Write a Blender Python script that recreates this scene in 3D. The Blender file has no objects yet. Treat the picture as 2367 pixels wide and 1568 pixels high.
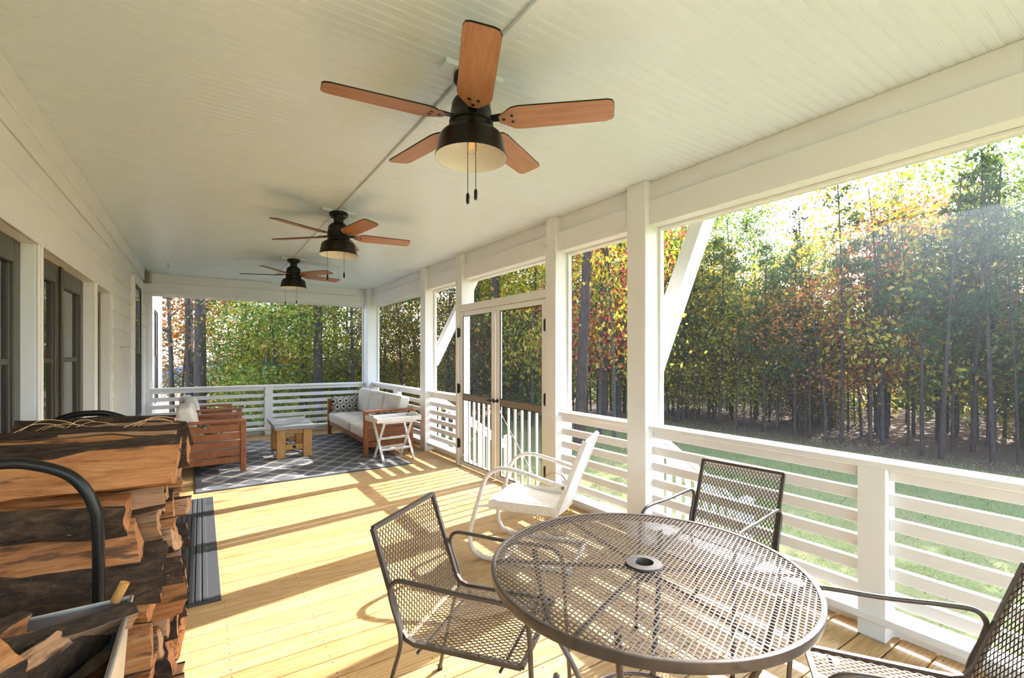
import bpy, bmesh, math, random
import numpy as np
from mathutils import Vector, Matrix

# ------------------------------------------------------------------ camera, sky, sun, exposure
scene = bpy.context.scene
COL = scene.collection
PI = math.pi
R = math.radians
random.seed(7)

FPX, YAW, HORIZON, CAM_H = 1087.27, 0.5838, 821.58, 1.46
cam_d = bpy.data.cameras.new('camera')
cam_d.sensor_width = 36.0
cam_d.lens = 36.0 * FPX / 2367.0
cam_d.shift_y = (HORIZON - 784.0) / 2367.0
cam_d.clip_start = 0.02
cam_d.clip_end = 400.0
cam = bpy.data.objects.new('camera', cam_d)
COL.objects.link(cam)
cam.location = (0, 0, CAM_H)
cam.rotation_euler = (PI / 2, 0, -YAW)
scene.camera = cam

SUN = Vector((1.51, 0.245, 1.0)).normalized()
world = bpy.data.worlds.new('sky')
scene.world = world
world.use_nodes = True
wn = world.node_tree
wn.nodes.clear()
w_out = wn.nodes.new('ShaderNodeOutputWorld')
w_bg = wn.nodes.new('ShaderNodeBackground')
w_sky = wn.nodes.new('ShaderNodeTexSky')
w_sky.sky_type = 'NISHITA'
w_sky.sun_disc = False
w_sky.sun_elevation = math.asin(SUN.z)
w_sky.sun_rotation = math.atan2(SUN.x, SUN.y)
w_sky.air_density = 1.0
w_sky.dust_density = 2.0
w_sky.ozone_density = 1.0
w_bg.inputs['Strength'].default_value = 0.72
wn.links.new(w_sky.outputs[0], w_bg.inputs[0])
wn.links.new(w_bg.outputs[0], w_out.inputs[0])

sun_d = bpy.data.lights.new('sun', 'SUN')
sun_d.energy = 10.0
sun_d.angle = R(0.55)
sun_d.color = (1.0, 0.965, 0.925)
sun = bpy.data.objects.new('sun', sun_d)
COL.objects.link(sun)
sun.rotation_euler = SUN.to_track_quat('Z', 'Y').to_euler()
sun.location = SUN * 40

vs = scene.view_settings
vs.view_transform = 'Standard'
vs.look = 'None'
vs.exposure = 1.0
vs.gamma = 1.0
vs.use_curve_mapping = False
cy = scene.cycles
cy.use_denoising = True
cy.use_adaptive_sampling = True
cy.adaptive_threshold = 0.11
cy.adaptive_min_samples = 12
cy.time_limit = 1300
cy.max_bounces = 5
cy.diffuse_bounces = 4
cy.glossy_bounces = 3
cy.transmission_bounces = 3
cy.transparent_max_bounces = 12
cy.caustics_reflective = False
cy.caustics_refractive = False
cy.sample_clamp_indirect = 6.0

# ------------------------------------------------------------------ mesh helpers
class MB:
    """collects vertices and faces, then becomes one mesh object"""
    def __init__(s):
        s.v, s.f, s.mi = [], [], []
        s.cur = 0
    def add(s, vs_, fs_):
        o = len(s.v)
        s.v += [tuple(p) for p in vs_]
        for q in fs_:
            s.f.append(tuple(i + o for i in q)); s.mi.append(s.cur)
        return s
    def box(s, x0, x1, y0, y1, z0, z1):
        return s.add([(x0,y0,z0),(x1,y0,z0),(x1,y1,z0),(x0,y1,z0),(x0,y0,z1),(x1,y0,z1),(x1,y1,z1),(x0,y1,z1)],
                     [(0,3,2,1),(4,5,6,7),(0,1,5,4),(1,2,6,5),(2,3,7,6),(3,0,4,7)])
    def bar(s, a, b, w, t, up=(0,0,1)):
        """rectangular bar from a to b, w across, t along up"""
        a, b = Vector(a), Vector(b)
        d = (b - a).normalized()
        u = Vector(up); side = d.cross(u)
        if side.length < 1e-5: side = d.cross(Vector((0,1,0)))
        side.normalize(); u = side.cross(d).normalized()
        vs_ = []
        for p in (a, b):
            for i, j in ((-1,-1),(1,-1),(1,1),(-1,1)):
                vs_.append(p + side * (w/2*i) + u * (t/2*j))
        return s.add(vs_, [(3,2,1,0),(4,5,6,7),(0,1,5,4),(1,2,6,5),(2,3,7,6),(3,0,4,7)])
    def tube(s, pts, r, n=8, closed=False, cap=True):
        pts = [Vector(p) for p in pts]
        m = len(pts)
        rs = r if isinstance(r, (list, tuple)) else [r]*m
        vs_, fs_ = [], []
        prev = None
        for i, p in enumerate(pts):
            if closed: t = pts[(i+1) % m] - pts[i-1]
            elif i == 0: t = pts[1] - p
            elif i == m-1: t = p - pts[-2]
            else: t = (pts[i+1]-p).normalized() + (p-pts[i-1]).normalized()
            t.normalize()
            if prev is None:
                a = Vector((0,0,1)) if abs(t.z) < .9 else Vector((1,0,0))
                prev = (a - t*a.dot(t)).normalized()
            else:
                prev = (prev - t*prev.dot(t)).normalized()
            b = t.cross(prev)
            for k in range(n):
                an = 2*PI*(k+.5)/n
                vs_.append(p + (prev*math.cos(an) + b*math.sin(an))*rs[i])
        for i in range(m if closed else m-1):
            j = (i+1) % m
            for k in range(n):
                fs_.append((i*n+k, i*n+(k+1)%n, j*n+(k+1)%n, j*n+k))
        if cap and not closed:
            fs_.append(tuple(range(n))[::-1]); fs_.append(tuple((m-1)*n+k for k in range(n)))
        return s.add(vs_, fs_)
    def lathe(s, prof, n=24, c=(0,0,0), cap=False):
        vs_, fs_ = [], []
        for r, z in prof:
            for k in range(n):
                a = 2*PI*k/n
                vs_.append((c[0]+r*math.cos(a), c[1]+r*math.sin(a), c[2]+z))
        for i in range(len(prof)-1):
            for k in range(n):
                fs_.append((i*n+k, i*n+(k+1)%n, (i+1)*n+(k+1)%n, (i+1)*n+k))
        if cap:
            fs_.append(tuple(range(n))[::-1]); fs_.append(tuple((len(prof)-1)*n+k for k in range(n)))
        return s.add(vs_, fs_)
    def prism(s, poly, z0, z1, mtx=None):
        n = len(poly)
        vs_ = [Vector((x,y,z0)) for x,y in poly] + [Vector((x,y,z1)) for x,y in poly]
        if mtx is not None: vs_ = [mtx @ p for p in vs_]
        fs_ = [tuple(range(n))[::-1], tuple(range(n,2*n))] + [(i,(i+1)%n,n+(i+1)%n,n+i) for i in range(n)]
        return s.add(vs_, fs_)
    def mesh(s, name, mats, smooth=None, bevel=0, seg=1):
        me = bpy.data.meshes.new(name)
        me.from_pydata(s.v, [], s.f)
        for m in (mats if isinstance(mats, (list, tuple)) else [mats]): me.materials.append(m)
        if any(s.mi): me.polygons.foreach_set('material_index', s.mi)
        if bevel:
            bm = bmesh.new(); bm.from_mesh(me)
            bm.normal_update()
            ed = [e for e in bm.edges if len(e.link_faces) == 2 and e.calc_face_angle(0) > .5]
            bmesh.ops.bevel(bm, geom=ed, offset=bevel, segments=seg, affect='EDGES', profile=.6, clamp_overlap=True)
            bm.to_mesh(me); bm.free()
        if smooth is not None:
            me.shade_smooth()
            me.set_sharp_from_angle(angle=R(smooth))
        me.update()
        return me
    def build(s, name, mats, parent=None, loc=(0,0,0), rot=None, **k):
        return put(name, s.mesh(name, mats, **k), parent, loc, rot)

def put(name, data, parent=None, loc=(0,0,0), rot=None):
    o = bpy.data.objects.new(name, data)
    COL.objects.link(o)
    o.location = loc
    if rot is not None: o.rotation_euler = rot
    if parent is not None: o.parent = parent
    return o
def tag(o, label=None, cat=None, group=None, kind=None):
    if label: o['label'] = label
    if cat: o['category'] = cat
    if group: o['group'] = group
    if kind: o['kind'] = kind
    return o
def thing(name, label, cat, loc=(0,0,0), rz=0, group=None):
    o = bpy.data.objects.new(name, None)
    COL.objects.link(o)
    o.empty_display_size = .1
    o.location = loc; o.rotation_euler = (0,0,rz)
    return tag(o, label, cat, group)
def struct(name, label=None, loc=(0,0,0)):
    o = bpy.data.objects.new(name, None)
    COL.objects.link(o); o.location = loc
    return tag(o, label, None, None, 'structure')
def copy_tree(o, parent=None):
    c = o.copy(); COL.objects.link(c); c.parent = parent
    for ch in list(o.children): copy_tree(ch, c)
    return c
def spline(ctrl, n=8, closed=False):
    """Catmull-Rom through the control points"""
    P = [Vector(p) for p in ctrl]; out = []
    m = len(P)
    for i in range(m if closed else m-1):
        if closed: a,b,c,d = P[i-1],P[i],P[(i+1)%m],P[(i+2)%m]
        else: a,b,c,d = P[max(i-1,0)],P[i],P[i+1],P[min(i+2,m-1)]
        for k in range(n):
            t = k/n
            out.append(.5*((2*b)+(c-a)*t+(2*a-5*b+4*c-d)*t*t+(3*b-a-3*c+d)*t**3))
    if not closed: out.append(P[-1])
    return out

# ------------------------------------------------------------------ material helpers
class NT:
    def __init__(s, name):
        s.m = bpy.data.materials.new(name); s.m.use_nodes = True
        s.t = s.m.node_tree; s.t.nodes.clear()
        s.out = s.n('OutputMaterial')
    def n(s, kind, **kw):
        nd = s.t.nodes.new('ShaderNode' + kind)
        for k, v in kw.items():
            if hasattr(nd, k): setattr(nd, k, v)
        return nd
    def link(s, a, b): s.t.links.new(a, b)
    def val(s, sock, v):
        if hasattr(v, 'links') or isinstance(v, bpy.types.NodeSocket): s.link(v, sock)
        else: sock.default_value = v
    def math(s, op, a, b=0.0, c=None, clamp=False):
        nd = s.n('Math', operation=op); nd.use_clamp = clamp
        s.val(nd.inputs[0], a); s.val(nd.inputs[1], b)
        if c is not None: s.val(nd.inputs[2], c)
        return nd.outputs[0]
    def mix(s, fac, a, b, blend='MIX'):
        nd = s.n('Mix'); nd.data_type = 'RGBA'; nd.blend_type = blend
        s.val(nd.inputs[0], fac); s.val(nd.inputs[6], a); s.val(nd.inputs[7], b)
        return nd.outputs[2]
    def ramp(s, fac, stops, interp='LINEAR'):
        nd = s.n('ValToRGB'); cr = nd.color_ramp; cr.interpolation = interp
        while len(cr.elements) < len(stops): cr.elements.new(.5)
        for e, (p, c) in zip(cr.elements, stops):
            e.position = p; e.color = c if len(c) == 4 else (*c, 1)
        s.val(nd.inputs[0], fac)
        return nd.outputs[0]
    def coords(s, scale=(1,1,1), rand=True, out='Object'):
        tc = s.n('TexCoord'); v = tc.outputs[out]
        if rand:
            oi = s.n('ObjectInfo')
            mu = s.n('VectorMath', operation='SCALE'); mu.inputs[0].default_value = (37.1, 61.7, 19.3)
            s.link(oi.outputs['Random'], mu.inputs['Scale'])
            ad = s.n('VectorMath', operation='ADD'); s.link(v, ad.inputs[0]); s.link(mu.outputs[0], ad.inputs[1])
            v = ad.outputs[0]
        mp = s.n('Mapping'); mp.inputs['Scale'].default_value = scale
        s.link(v, mp.inputs['Vector'])
        return mp.outputs[0]
    def noise(s, vec, scale=5, detail=4, rough=.5, dist=0, out='Fac'):
        nd = s.n('TexNoise'); nd.inputs['Scale'].default_value = scale
        nd.inputs['Detail'].default_value = detail; nd.inputs['Roughness'].default_value = rough
        nd.inputs['Distortion'].default_value = dist
        s.link(vec, nd.inputs['Vector'])
        return nd.outputs[out]
    def bsdf(s, color, rough=.5, metal=0, bump=None, bstr=.2, bdist=.01, **kw):
        b = s.n('BsdfPrincipled')
        s.val(b.inputs['Base Color'], (*color, 1) if isinstance(color, tuple) and len(color) == 3 else color)
        s.val(b.inputs['Roughness'], rough); s.val(b.inputs['Metallic'], metal)
        for k, v in kw.items(): s.val(b.inputs[k], v)
        if bump is not None:
            bn = s.n('Bump'); bn.inputs['Strength'].default_value = bstr; bn.inputs['Distance'].default_value = bdist
            s.link(bump, bn.inputs['Height']); s.link(bn.outputs[0], b.inputs['Normal'])
        return b.outputs[0]
    def done(s, sh):
        s.link(sh, s.out.inputs['Surface']); return s.m

def plain(name, color, rough=.5, metal=0, var=.06, scale=8, bump=0, **kw):
    t = NT(name)
    v = t.coords((1,1,1))
    n = t.noise(v, scale, 5, .6)
    lo = tuple(max(0, c*(1-var)) for c in color); hi = tuple(min(1, c*(1+var)) for c in color)
    return t.done(t.bsdf(t.ramp(n, [(.3, lo), (.7, hi)]), rough, metal, bump=n if bump else None, bstr=bump, bdist=.004, **kw))
def wood(name, dark, mid, light, stretch=(.6, 9, 9), scale=3.0, rough=.55, bump=.12, fine=18):
    """grain running along the axis with the small stretch"""
    t = NT(name)
    v = t.coords(stretch)
    n1 = t.noise(v, scale, 6, .6, .8)
    n2 = t.noise(v, scale*fine, 3, .7)
    f = t.math('ADD', t.math('MULTIPLY', n1, .72), t.math('MULTIPLY', n2, .28))
    return t.done(t.bsdf(t.ramp(f, [(.32, dark), (.5, mid), (.66, light)]), rough, bump=n2, bstr=bump, bdist=.003))
# ------------------------------------------------------------------ shared materials
WHITE = plain('white_paint', (.80, .805, .805), .42, var=.02, scale=3)
WHITE_TRIM = plain('white_trim_paint', (.79, .79, .785), .38, var=.02, scale=4)
SIDING = plain('white_siding', (.78, .785, .785), .5, var=.03, scale=5, bump=.06)
TAUPE = plain('taupe_paint', (.20, .165, .125), .5, var=.05)
BRONZE = plain('bronze_door_frame', (.060, .052, .040), .38, var=.1)
BLACK = plain('black_metal', (.012, .011, .010), .38, .3, var=.2)
ZINC = plain('zinc_wire', (.55, .53, .48), .35, .9, var=.1)

def deck_material():
    t = NT('pine_decking')
    v = t.coords((.55, 7, 7))
    n1 = t.noise(v, 1.6, 6, .55, 1.4)
    rings = t.math('FRACT', t.math('MULTIPLY', n1, 7.0))
    rings = t.math('ABSOLUTE', t.math('SUBTRACT', rings, .5))
    n2 = t.noise(t.coords((1.5, 60, 60)), 2.0, 3, .7)
    big = t.noise(t.coords((.8, .8, .8)), 1.2, 2)
    oi = t.n('ObjectInfo')
    f = t.math('ADD', t.math('MULTIPLY', rings, .9), t.math('MULTIPLY', n2, .35))
    base = t.ramp(f, [(.12, (.38, .225, .085)), (.38, (.50, .335, .155)), (.65, (.56, .405, .225))])
    tint = t.ramp(oi.outputs['Random'], [(0, (.86, .80, .70)), (.5, (1, 1, 1)), (1, (1.0, .93, .80))])
    base = t.mix(1.0, base, tint, 'MULTIPLY')
    base = t.mix(t.math('MULTIPLY', big, .25), base, (.50, .33, .13, 1))
    # nail heads: two per board on every joist
    tc = t.n('TexCoord'); sp = t.n('SeparateXYZ'); t.link(tc.outputs['Object'], sp.inputs[0])
    fx = t.math('ABSOLUTE', t.math('SUBTRACT', t.math('FRACT', t.math('DIVIDE', t.math('ADD', sp.outputs[0], 4.06), .406)), .5))
    ax = t.math('MULTIPLY', fx, .406)
    ay = t.math('ABSOLUTE', t.math('SUBTRACT', t.math('ABSOLUTE', sp.outputs[1]), .044))
    dd = t.math('SQRT', t.math('ADD', t.math('MULTIPLY', ax, ax), t.math('MULTIPLY', ay, ay)))
    nail = t.math('LESS_THAN', dd, .0042)
    base = t.mix(nail, base, (.06, .05, .045, 1))
    return t.done(t.bsdf(base, .5, bump=n2, bstr=.15, bdist=.002))
DECK = deck_material()
def ceiling_material():
    t = NT('pale_green_ceiling_paint')
    n = t.noise(t.coords((.6, 20, 20)), 2, 3)
    return t.done(t.bsdf(t.ramp(n, [(.3, (.69, .775, .83)), (.7, (.715, .80, .855))]), .33))
CEIL = ceiling_material()
def screen_material():
    """insect mesh: mostly open, its fine wires scatter light forward"""
    t = NT('insect_mesh')
    v = t.coords((1, 1, 1), rand=False)
    n = t.noise(v, 420, 2, .7)
    tr = t.n('BsdfTransparent'); tr.inputs[0].default_value = (1, 1, 1, 1)
    rf = t.n('BsdfRefraction'); rf.inputs['IOR'].default_value = 1.35
    rf.inputs['Roughness'].default_value = .85
    rf.inputs['Color'].default_value = (.66, .76, .95, 1)
    df = t.n('BsdfDiffuse'); df.inputs[0].default_value = (.16, .16, .16, 1)
    m1 = t.n('MixShader'); m1.inputs[0].default_value = .17
    t.link(df.outputs[0], m1.inputs[1]); t.link(rf.outputs[0], m1.inputs[2])
    tl = t.n('BsdfTranslucent'); tl.inputs[0].default_value = (.05, .055, .07, 1)
    m0 = t.n('MixShader'); m0.inputs[0].default_value = .5
    t.link(df.outputs[0], m0.inputs[1]); t.link(tl.outputs[0], m0.inputs[2]); t.link(m0.outputs[0], m1.inputs[1])
    m2 = t.n('MixShader')
    t.link(t.math('MULTIPLY_ADD', n, .23, .0), m2.inputs[0])
    t.link(tr.outputs[0], m2.inputs[1]); t.link(m1.outputs[0], m2.inputs[2])
    return t.done(m2.outputs[0])
SCREEN = screen_material()
def glass_material():
    t = NT('dark_window_glass')
    return t.done(t.bsdf((.018, .019, .02), .03, 0, **{'Specular IOR Level': .8}))  # opaque near-black base stands in for the dark rooms behind
GLASS = glass_material()
MESH_DARK = plain('window_screen_cloth', (.045, .045, .05), .7)

Y0, YF = -2.0, 9.677
ZC = 2.804
# ------------------------------------------------------------------ floor
floor = struct('floor', 'porch floor of pale yellow pine boards laid across')
pm = MB()
L = 1.95
pm.add([(-L,-.0697,-.03),(L,-.0697,-.03),(L,.0697,-.03),(-L,.0697,-.03),
        (-L,-.0697,-.004),(L,-.0697,-.004),(L,.0697,-.004),(-L,.0697,-.004),
        (-L,-.0655,0),(L,-.0655,0),(L,.0655,0),(-L,.0655,0)],
       [(0,3,2,1),(0,1,5,4),(1,2,6,5),(2,3,7,6),(3,0,4,7),(4,5,9,8),(5,6,10,9),(6,7,11,10),(7,4,8,11),(8,9,10,11)])
plank_me = pm.mesh('plank', DECK)
ny = 0
y = .913 + .0725 - .145*21
while y < 9.80:
    put('plank', plank_me, floor, (1.13, y, 0)); y += .145
MB().box(-.85, 3.07, Y0-.3, 9.85, -.25, -.034).build('gap_blocker', plain('dark_gap_backing', (.10, .075, .05), .8), floor)  # solid dark slab added under the boards to block light through their gaps

# ------------------------------------------------------------------ ceiling
ceiling = struct('ceiling', 'pale green beadboard ceiling')
prof = [(-.026,.014),(-.026,.0023),(-.0240,0),(.0160,0),(.0175,.0020),(.0190,.0002),(.0240,.0002),(.026,.0023),(.026,.014)]
cm = MB()
n = len(prof)
cm.add([(-1.86, a, b) for a, b in prof] + [(1.86, a, b) for a, b in prof],
       [(i, (i+1) % n, n+(i+1) % n, n+i) for i in range(n)] + [tuple(range(n)), tuple(range(n, 2*n))[::-1]])
cplank = cm.mesh('plank', CEIL)
y = Y0
while y < 9.72:
    put('plank', cplank, ceiling, (1.07, y, ZC)); y += .052
tm = MB().box(1.045, 1.095, Y0, 9.70, ZC-.018, ZC).build('centre_batten', CEIL, ceiling, bevel=.003)
roof = struct('roof', 'porch roof with outer overhang')
MB().box(-1.4, 3.92, Y0-.6, 10.2, ZC+.014, ZC+.16).build('roof_deck', WHITE, roof)
MB().box(3.90, 3.94, Y0-.6, 10.2, ZC-.05, ZC+.20).build('fascia', WHITE_TRIM, roof)

# ------------------------------------------------------------------ house wall
wall_left = struct('wall_left', 'white house wall with deep door openings')
def wbox(name, x0, x1, y0, y1, z0, z1, m=WHITE, bev=.003, par=None):
    return MB().box(x0, x1, y0, y1, z0, z1).build(name, m, par or wall_left, bevel=bev)
for a, b in ((Y0, 1.78), (3.589, 3.675), (5.204, 5.337), (6.01, 6.25)):
    wbox('wall_panel', -1.05, -.757, a, b, -.02, 2.095)
wbox('wall_panel', -1.05, -.762, 6.25, 13.2, -.9, 2.8)
wbox('header_board', -1.05, -.748, Y0, 6.25, 2.07, 2.338)
wbox('lap_board', -1.05, -.757, Y0, 6.25, 2.348, 2.522)
wbox('lap_board', -1.05, -.753, Y0, 6.25, 2.530, 2.642)
wbox('frieze_board', -1.05, -.738, Y0, 9.66, 2.642, ZC)
# raised bead round the openings
for a, b in ((1.78, 3.589), (3.675, 5.204), (5.337, 6.01)):
    for yy in (a-.028, b):
        wbox('casing_bead', -.757, -.742, yy, yy+.028, 0, 2.097, WHITE_TRIM)
    wbox('casing_bead', -.757, -.738, a-.028, b+.028, 2.07, 2.097, WHITE_TRIM)
    wbox('threshold', -.92, -.735, a, b, 0, .035, BRONZE)
# lap siding past the doors
lm_ = MB()
lm_.add([(-.765,0,0),(-.744,0,0),(-.757,0,.185),(-.765,0,.185),(-.765,1,0),(-.744,1,0),(-.757,1,.185),(-.765,1,.185)],
        [(0,1,2,3),(7,6,5,4),(1,5,6,2),(0,4,5,1),(3,2,6,7),(0,3,7,4)])
lap_me = lm_.mesh('siding_board', SIDING)
for k in range(19):
    z = -.75 + k*.178
    for a, b in ((6.25, 9.66), (9.66, 13.2)):
        if a < 9 and (z < -.1 or z > 2.6): continue
        o = put('siding_board', lap_me, wall_left, (0, a, z)); o.scale = (1, b-a, 1)
wbox('corner_board', -.765, -.735, 13.1, 13.2, -.9, 2.8, WHITE_TRIM)
# white wing of the house beyond the far screen
wbox('far_soffit', -.95, 3.9, 9.8, 10.2, ZC, ZC+.014, WHITE, par=roof)

def house_door(name, y0, y1, leaves, label):
    d = struct(name, label)
    X0, X1 = -.86, -.815
    z0, z1 = .035, 2.07
    MB().box(-1.0, -.93, y0, y1, z0, z1).build('dark_room_panel', plain('dim_interior', (.05, .045, .04), .9), d)  # darkness of the unlit room put into a panel's colour
    w = (y1-y0)/leaves
    for i in range(leaves):
        a, b = y0+i*w+.004, y0+(i+1)*w-.004
        st = .105
        for yy in (a, b-st):
            MB().box(X0, X1, yy, yy+st, z0, z1).build('stile', BRONZE, d, bevel=.006)
        MB().box(X0, X1, a+st, b-st, z1-.125, z1).build('rail', BRONZE, d, bevel=.006)
        MB().box(X0, X1, a+st, b-st, z0, z0+.22).build('rail', BRONZE, d, bevel=.006)
        for yy in (a+st, b-st-.022):
            MB().box(X0+.006, X1-.012, yy, yy+.022, z0+.22, z1-.125).build('glazing_bead', BRONZE, d, bevel=.005)
        MB().box(X0+.01, X1-.014, a+st, b-st, 1.41, 1.445).build('muntin', BRONZE, d, bevel=.004)
        for q0, q1 in ((z0+.22, 1.41), (1.445, z1-.125)):
            MB().box(-.847, -.84, a+st, b-st, q0, q1).build('glass_pane', GLASS, d)
    if leaves == 2:
        m = (y0+y1)/2
        MB().box(X1, X1+.014, m-.02, m+.02, z0, z1).build('astragal', BRONZE, d, bevel=.004)
        MB().tube([(X1+.012, m-.07, .93), (X1+.05, m-.07, .93), (X1+.055, m-.17, .93)], .009, 8).build('handle', BLACK, d, smooth=40)
    return d
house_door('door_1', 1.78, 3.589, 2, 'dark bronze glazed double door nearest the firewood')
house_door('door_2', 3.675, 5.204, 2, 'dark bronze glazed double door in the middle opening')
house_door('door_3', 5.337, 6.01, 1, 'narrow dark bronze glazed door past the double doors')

def house_window(name, y0, y1, z0, z1, label, lower_dark=True):
    d = struct(name, label)
    X1 = -.712
    c = .085
    for yy in (y0-c, y1): MB().box(-.765, X1, yy, yy+c, z0-.03, z1+c).build('casing', WHITE_TRIM, d, bevel=.003)
    MB().box(-.765, X1, y0, y1, z1, z1+c).build('casing', WHITE_TRIM, d, bevel=.003)
    MB().box(-.765, X1+.03, y0-c-.02, y1+c+.02, z0-.05, z0).build('sill', WHITE_TRIM, d, bevel=.004)
    s = .045
    for yy in (y0, y1-s): MB().box(-.765, -.722, yy, yy+s, z0, z1).build('sash_stile', BRONZE, d)
    zm = (z0+z1)/2
    for zz in (z0, zm-.02, z1-s): MB().box(-.765, -.722, y0+s, y1-s, zz, zz+s).build('sash_rail', BRONZE, d)
    MB().box(-.765, -.730, y0+s, y1-s, zm+.025, z1-s).build('glass_pane', GLASS, d)
    MB().box(-.765, -.728, y0+s, y1-s, z0+s, zm-.02).build('screen_cloth', MESH_DARK, d)
house_window('window_1', 7.80, 8.62, .60, 2.41, 'dark framed sash window in the white house wall')
house_window('window_2', 10.7, 11.7, .55, 2.30, 'sash window in the sunlit house wall beyond the far screen')

# ------------------------------------------------------------------ header beams
def beam_boards(par, put_box):
    put_box('upper_board', 2.9077, 3.08, 2.656, ZC)
    put_box('lower_board', 2.885, 3.08, 2.463, 2.656)
    put_box('stop_moulding', 2.99, 3.055, 2.440, 2.463)
trim_1 = struct('trim_1', 'two-step white header beam along the open side')
beam_boards(trim_1, lambda nme, a, b, z0, z1: MB().box(a, b, Y0, 9.70, z0, z1).build(nme, WHITE, trim_1, bevel=.004))
trim_2 = struct('trim_2', 'two-step white header beam across the far end')
for nme, a, b, z0, z1 in (('upper_board', 9.677, 9.84, 2.656, ZC), ('lower_board', 9.655, 9.84, 2.463, 2.656), ('stop_moulding', 9.76, 9.82, 2.440, 2.463)):
    MB().box(-.757, 2.9, a, b, z0, z1).build(nme, WHITE, trim_2, bevel=.004)
trim_3 = struct('trim_3', 'white corner trim where the far screen meets the house')
MB().box(-.757, -.70, 9.62, 9.84, 0, 2.463).build('corner_trim', WHITE_TRIM, trim_3, bevel=.003)

# ------------------------------------------------------------------ posts
def porch_post(y0, y1, label, x0=2.8425, x1=3.035, brace=False, z1=ZC):
    t = thing('porch_post', label, 'post', ((x0+x1)/2, (y0+y1)/2, 0))
    hx, hy = (x1-x0)/2, (y1-y0)/2
    MB().box(-hx, hx, -hy, hy, 0, z1).build('shaft', WHITE, t, bevel=.004)
    if brace:
        # knee brace out to the roof overhang
        MB().bar((hx-.02, 0, 1.33), (hx+.72, 0, 2.76), .14, .14, up=(0, 1, 0)).build('knee_brace', WHITE_TRIM, t, bevel=.004)
    return t
porch_post(2.447, 2.635, 'thick white porch post between the rocking chair and round table bays', brace=True)
porch_post(3.545, 3.705, 'white post carrying the hinges of the screen door leaf near the rocking chair', x1=3.03)
p3 = porch_post(5.618, 5.675, 'slim white post at the screen door edge toward the sofa', x1=3.03)
MB().box(-.094, .094, -.147, -.03, 2.124, ZC).build('upper_block', WHITE, p3, bevel=.004)
porch_post(6.706, 6.90, 'white porch post beside the white folding tray table', brace=True)
porch_post(9.50, 9.82, 'white corner post behind the sofa', x0=2.79)
porch_post(-1.98, -1.79, 'white porch post behind the camera end of the long bay', brace=True)

# ------------------------------------------------------------------ railings
SLAT_TOPS = [.752 - .126*k for k in range(5)]
def railing(loc, rz, length, posts, label):
    """runs along local X, inner side local +Y, origin at the inner cap edge"""
    t = thing('porch_railing', label, 'railing', loc, rz)
    MB().box(0, length, -.155, 0, .879, .913).build('cap_rail', WHITE_TRIM, t, bevel=.003)
    segs = []; last = 0
    for p in posts: segs.append((last, p-.062)); last = p+.062
    segs.append((last, length))
    for a, b in segs:
        MB().box(a, b, -.083, -.044, .818, .879).build('top_rail', WHITE_TRIM, t, bevel=.002)
        for z in SLAT_TOPS:
            MB().box(a, b, -.083, -.044, z-.062, z).build('slat', WHITE_TRIM, t, bevel=.002)
        MB().box(a, b, -.13, -.115, .002, .055).build('kick_strip', WHITE_TRIM, t)
    MB().box(0, length, -.14, .012, .088, .127).build('bottom_rail', WHITE_TRIM, t, bevel=.003)
    for p in posts:
        MB().box(p-.062, p+.062, -.12, 0, 0, .879).build('baluster_post', WHITE, t, bevel=.003)
    return t
XR = 2.885
railing((XR, -1.79, 0), PI/2, 4.237, [1.04, 2.794], 'white slatted railing beside the round table with one square support post in view')
railing((XR, 2.635, 0), PI/2, .91, [], 'short white slatted railing behind the white rocking chair')
railing((XR, 5.675, 0), PI/2, 1.031, [], 'short white slatted railing between screen door and tray table')
railing((XR, 6.90, 0), PI/2, 2.60, [1.30], 'white slatted railing behind the sofa')
railing((2.79, 9.66, 0), PI, 3.49, [1.7525], 'white slatted railing across the far end of the porch')

# ------------------------------------------------------------------ insect screens
wn_ = [2]
def screen_bay(label, mode, a, b, z0, z1, d):
    wn_[0] += 1
    w = struct('window_%d' % wn_[0], label)
    def bx(nm, p0, p1, q0, q1, t0, t1, m, bev=0):
        if mode == 'R': MB().box(t0, t1, p0, p1, q0, q1).build(nm, m, w, bevel=bev)
        else: MB().box(p0, p1, t0, t1, q0, q1).build(nm, m, w, bevel=bev)
    s = .022
    for p in (a, b-s): bx('screen_stop', p, p+s, z0, z1, d-.03, d+.012, WHITE_TRIM, .002)
    me = MB()
    if mode == 'R': me.add([(d,a,z0),(d,b,z0),(d,b,z1),(d,a,z1)], [(0,1,2,3)])
    else: me.add([(a,d,z0),(b,d,z0),(b,d,z1),(a,d,z1)], [(0,1,2,3)])
    me.build('insect_screen', SCREEN, w)
screen_bay('large insect screen beside the round table', 'R', -1.79, 2.447, .06, 2.445, 3.022)
screen_bay('narrow insect screen behind the rocking chair', 'R', 2.635, 3.545, .06, 2.445, 3.018)
screen_bay('narrow insect screen between screen door and tray table', 'R', 5.675, 6.706, .06, 2.445, 3.018)
screen_bay('insect screen behind the sofa', 'R', 6.90, 9.50, .06, 2.445, 3.018)
screen_bay('screened transom over the double screen doors', 'R', 3.705, 5.53, 2.124, 2.445, 3.0)
screen_bay('wide insect screen across the far end', 'F', -.70, 2.79, .06, 2.445, 9.80)

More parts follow.
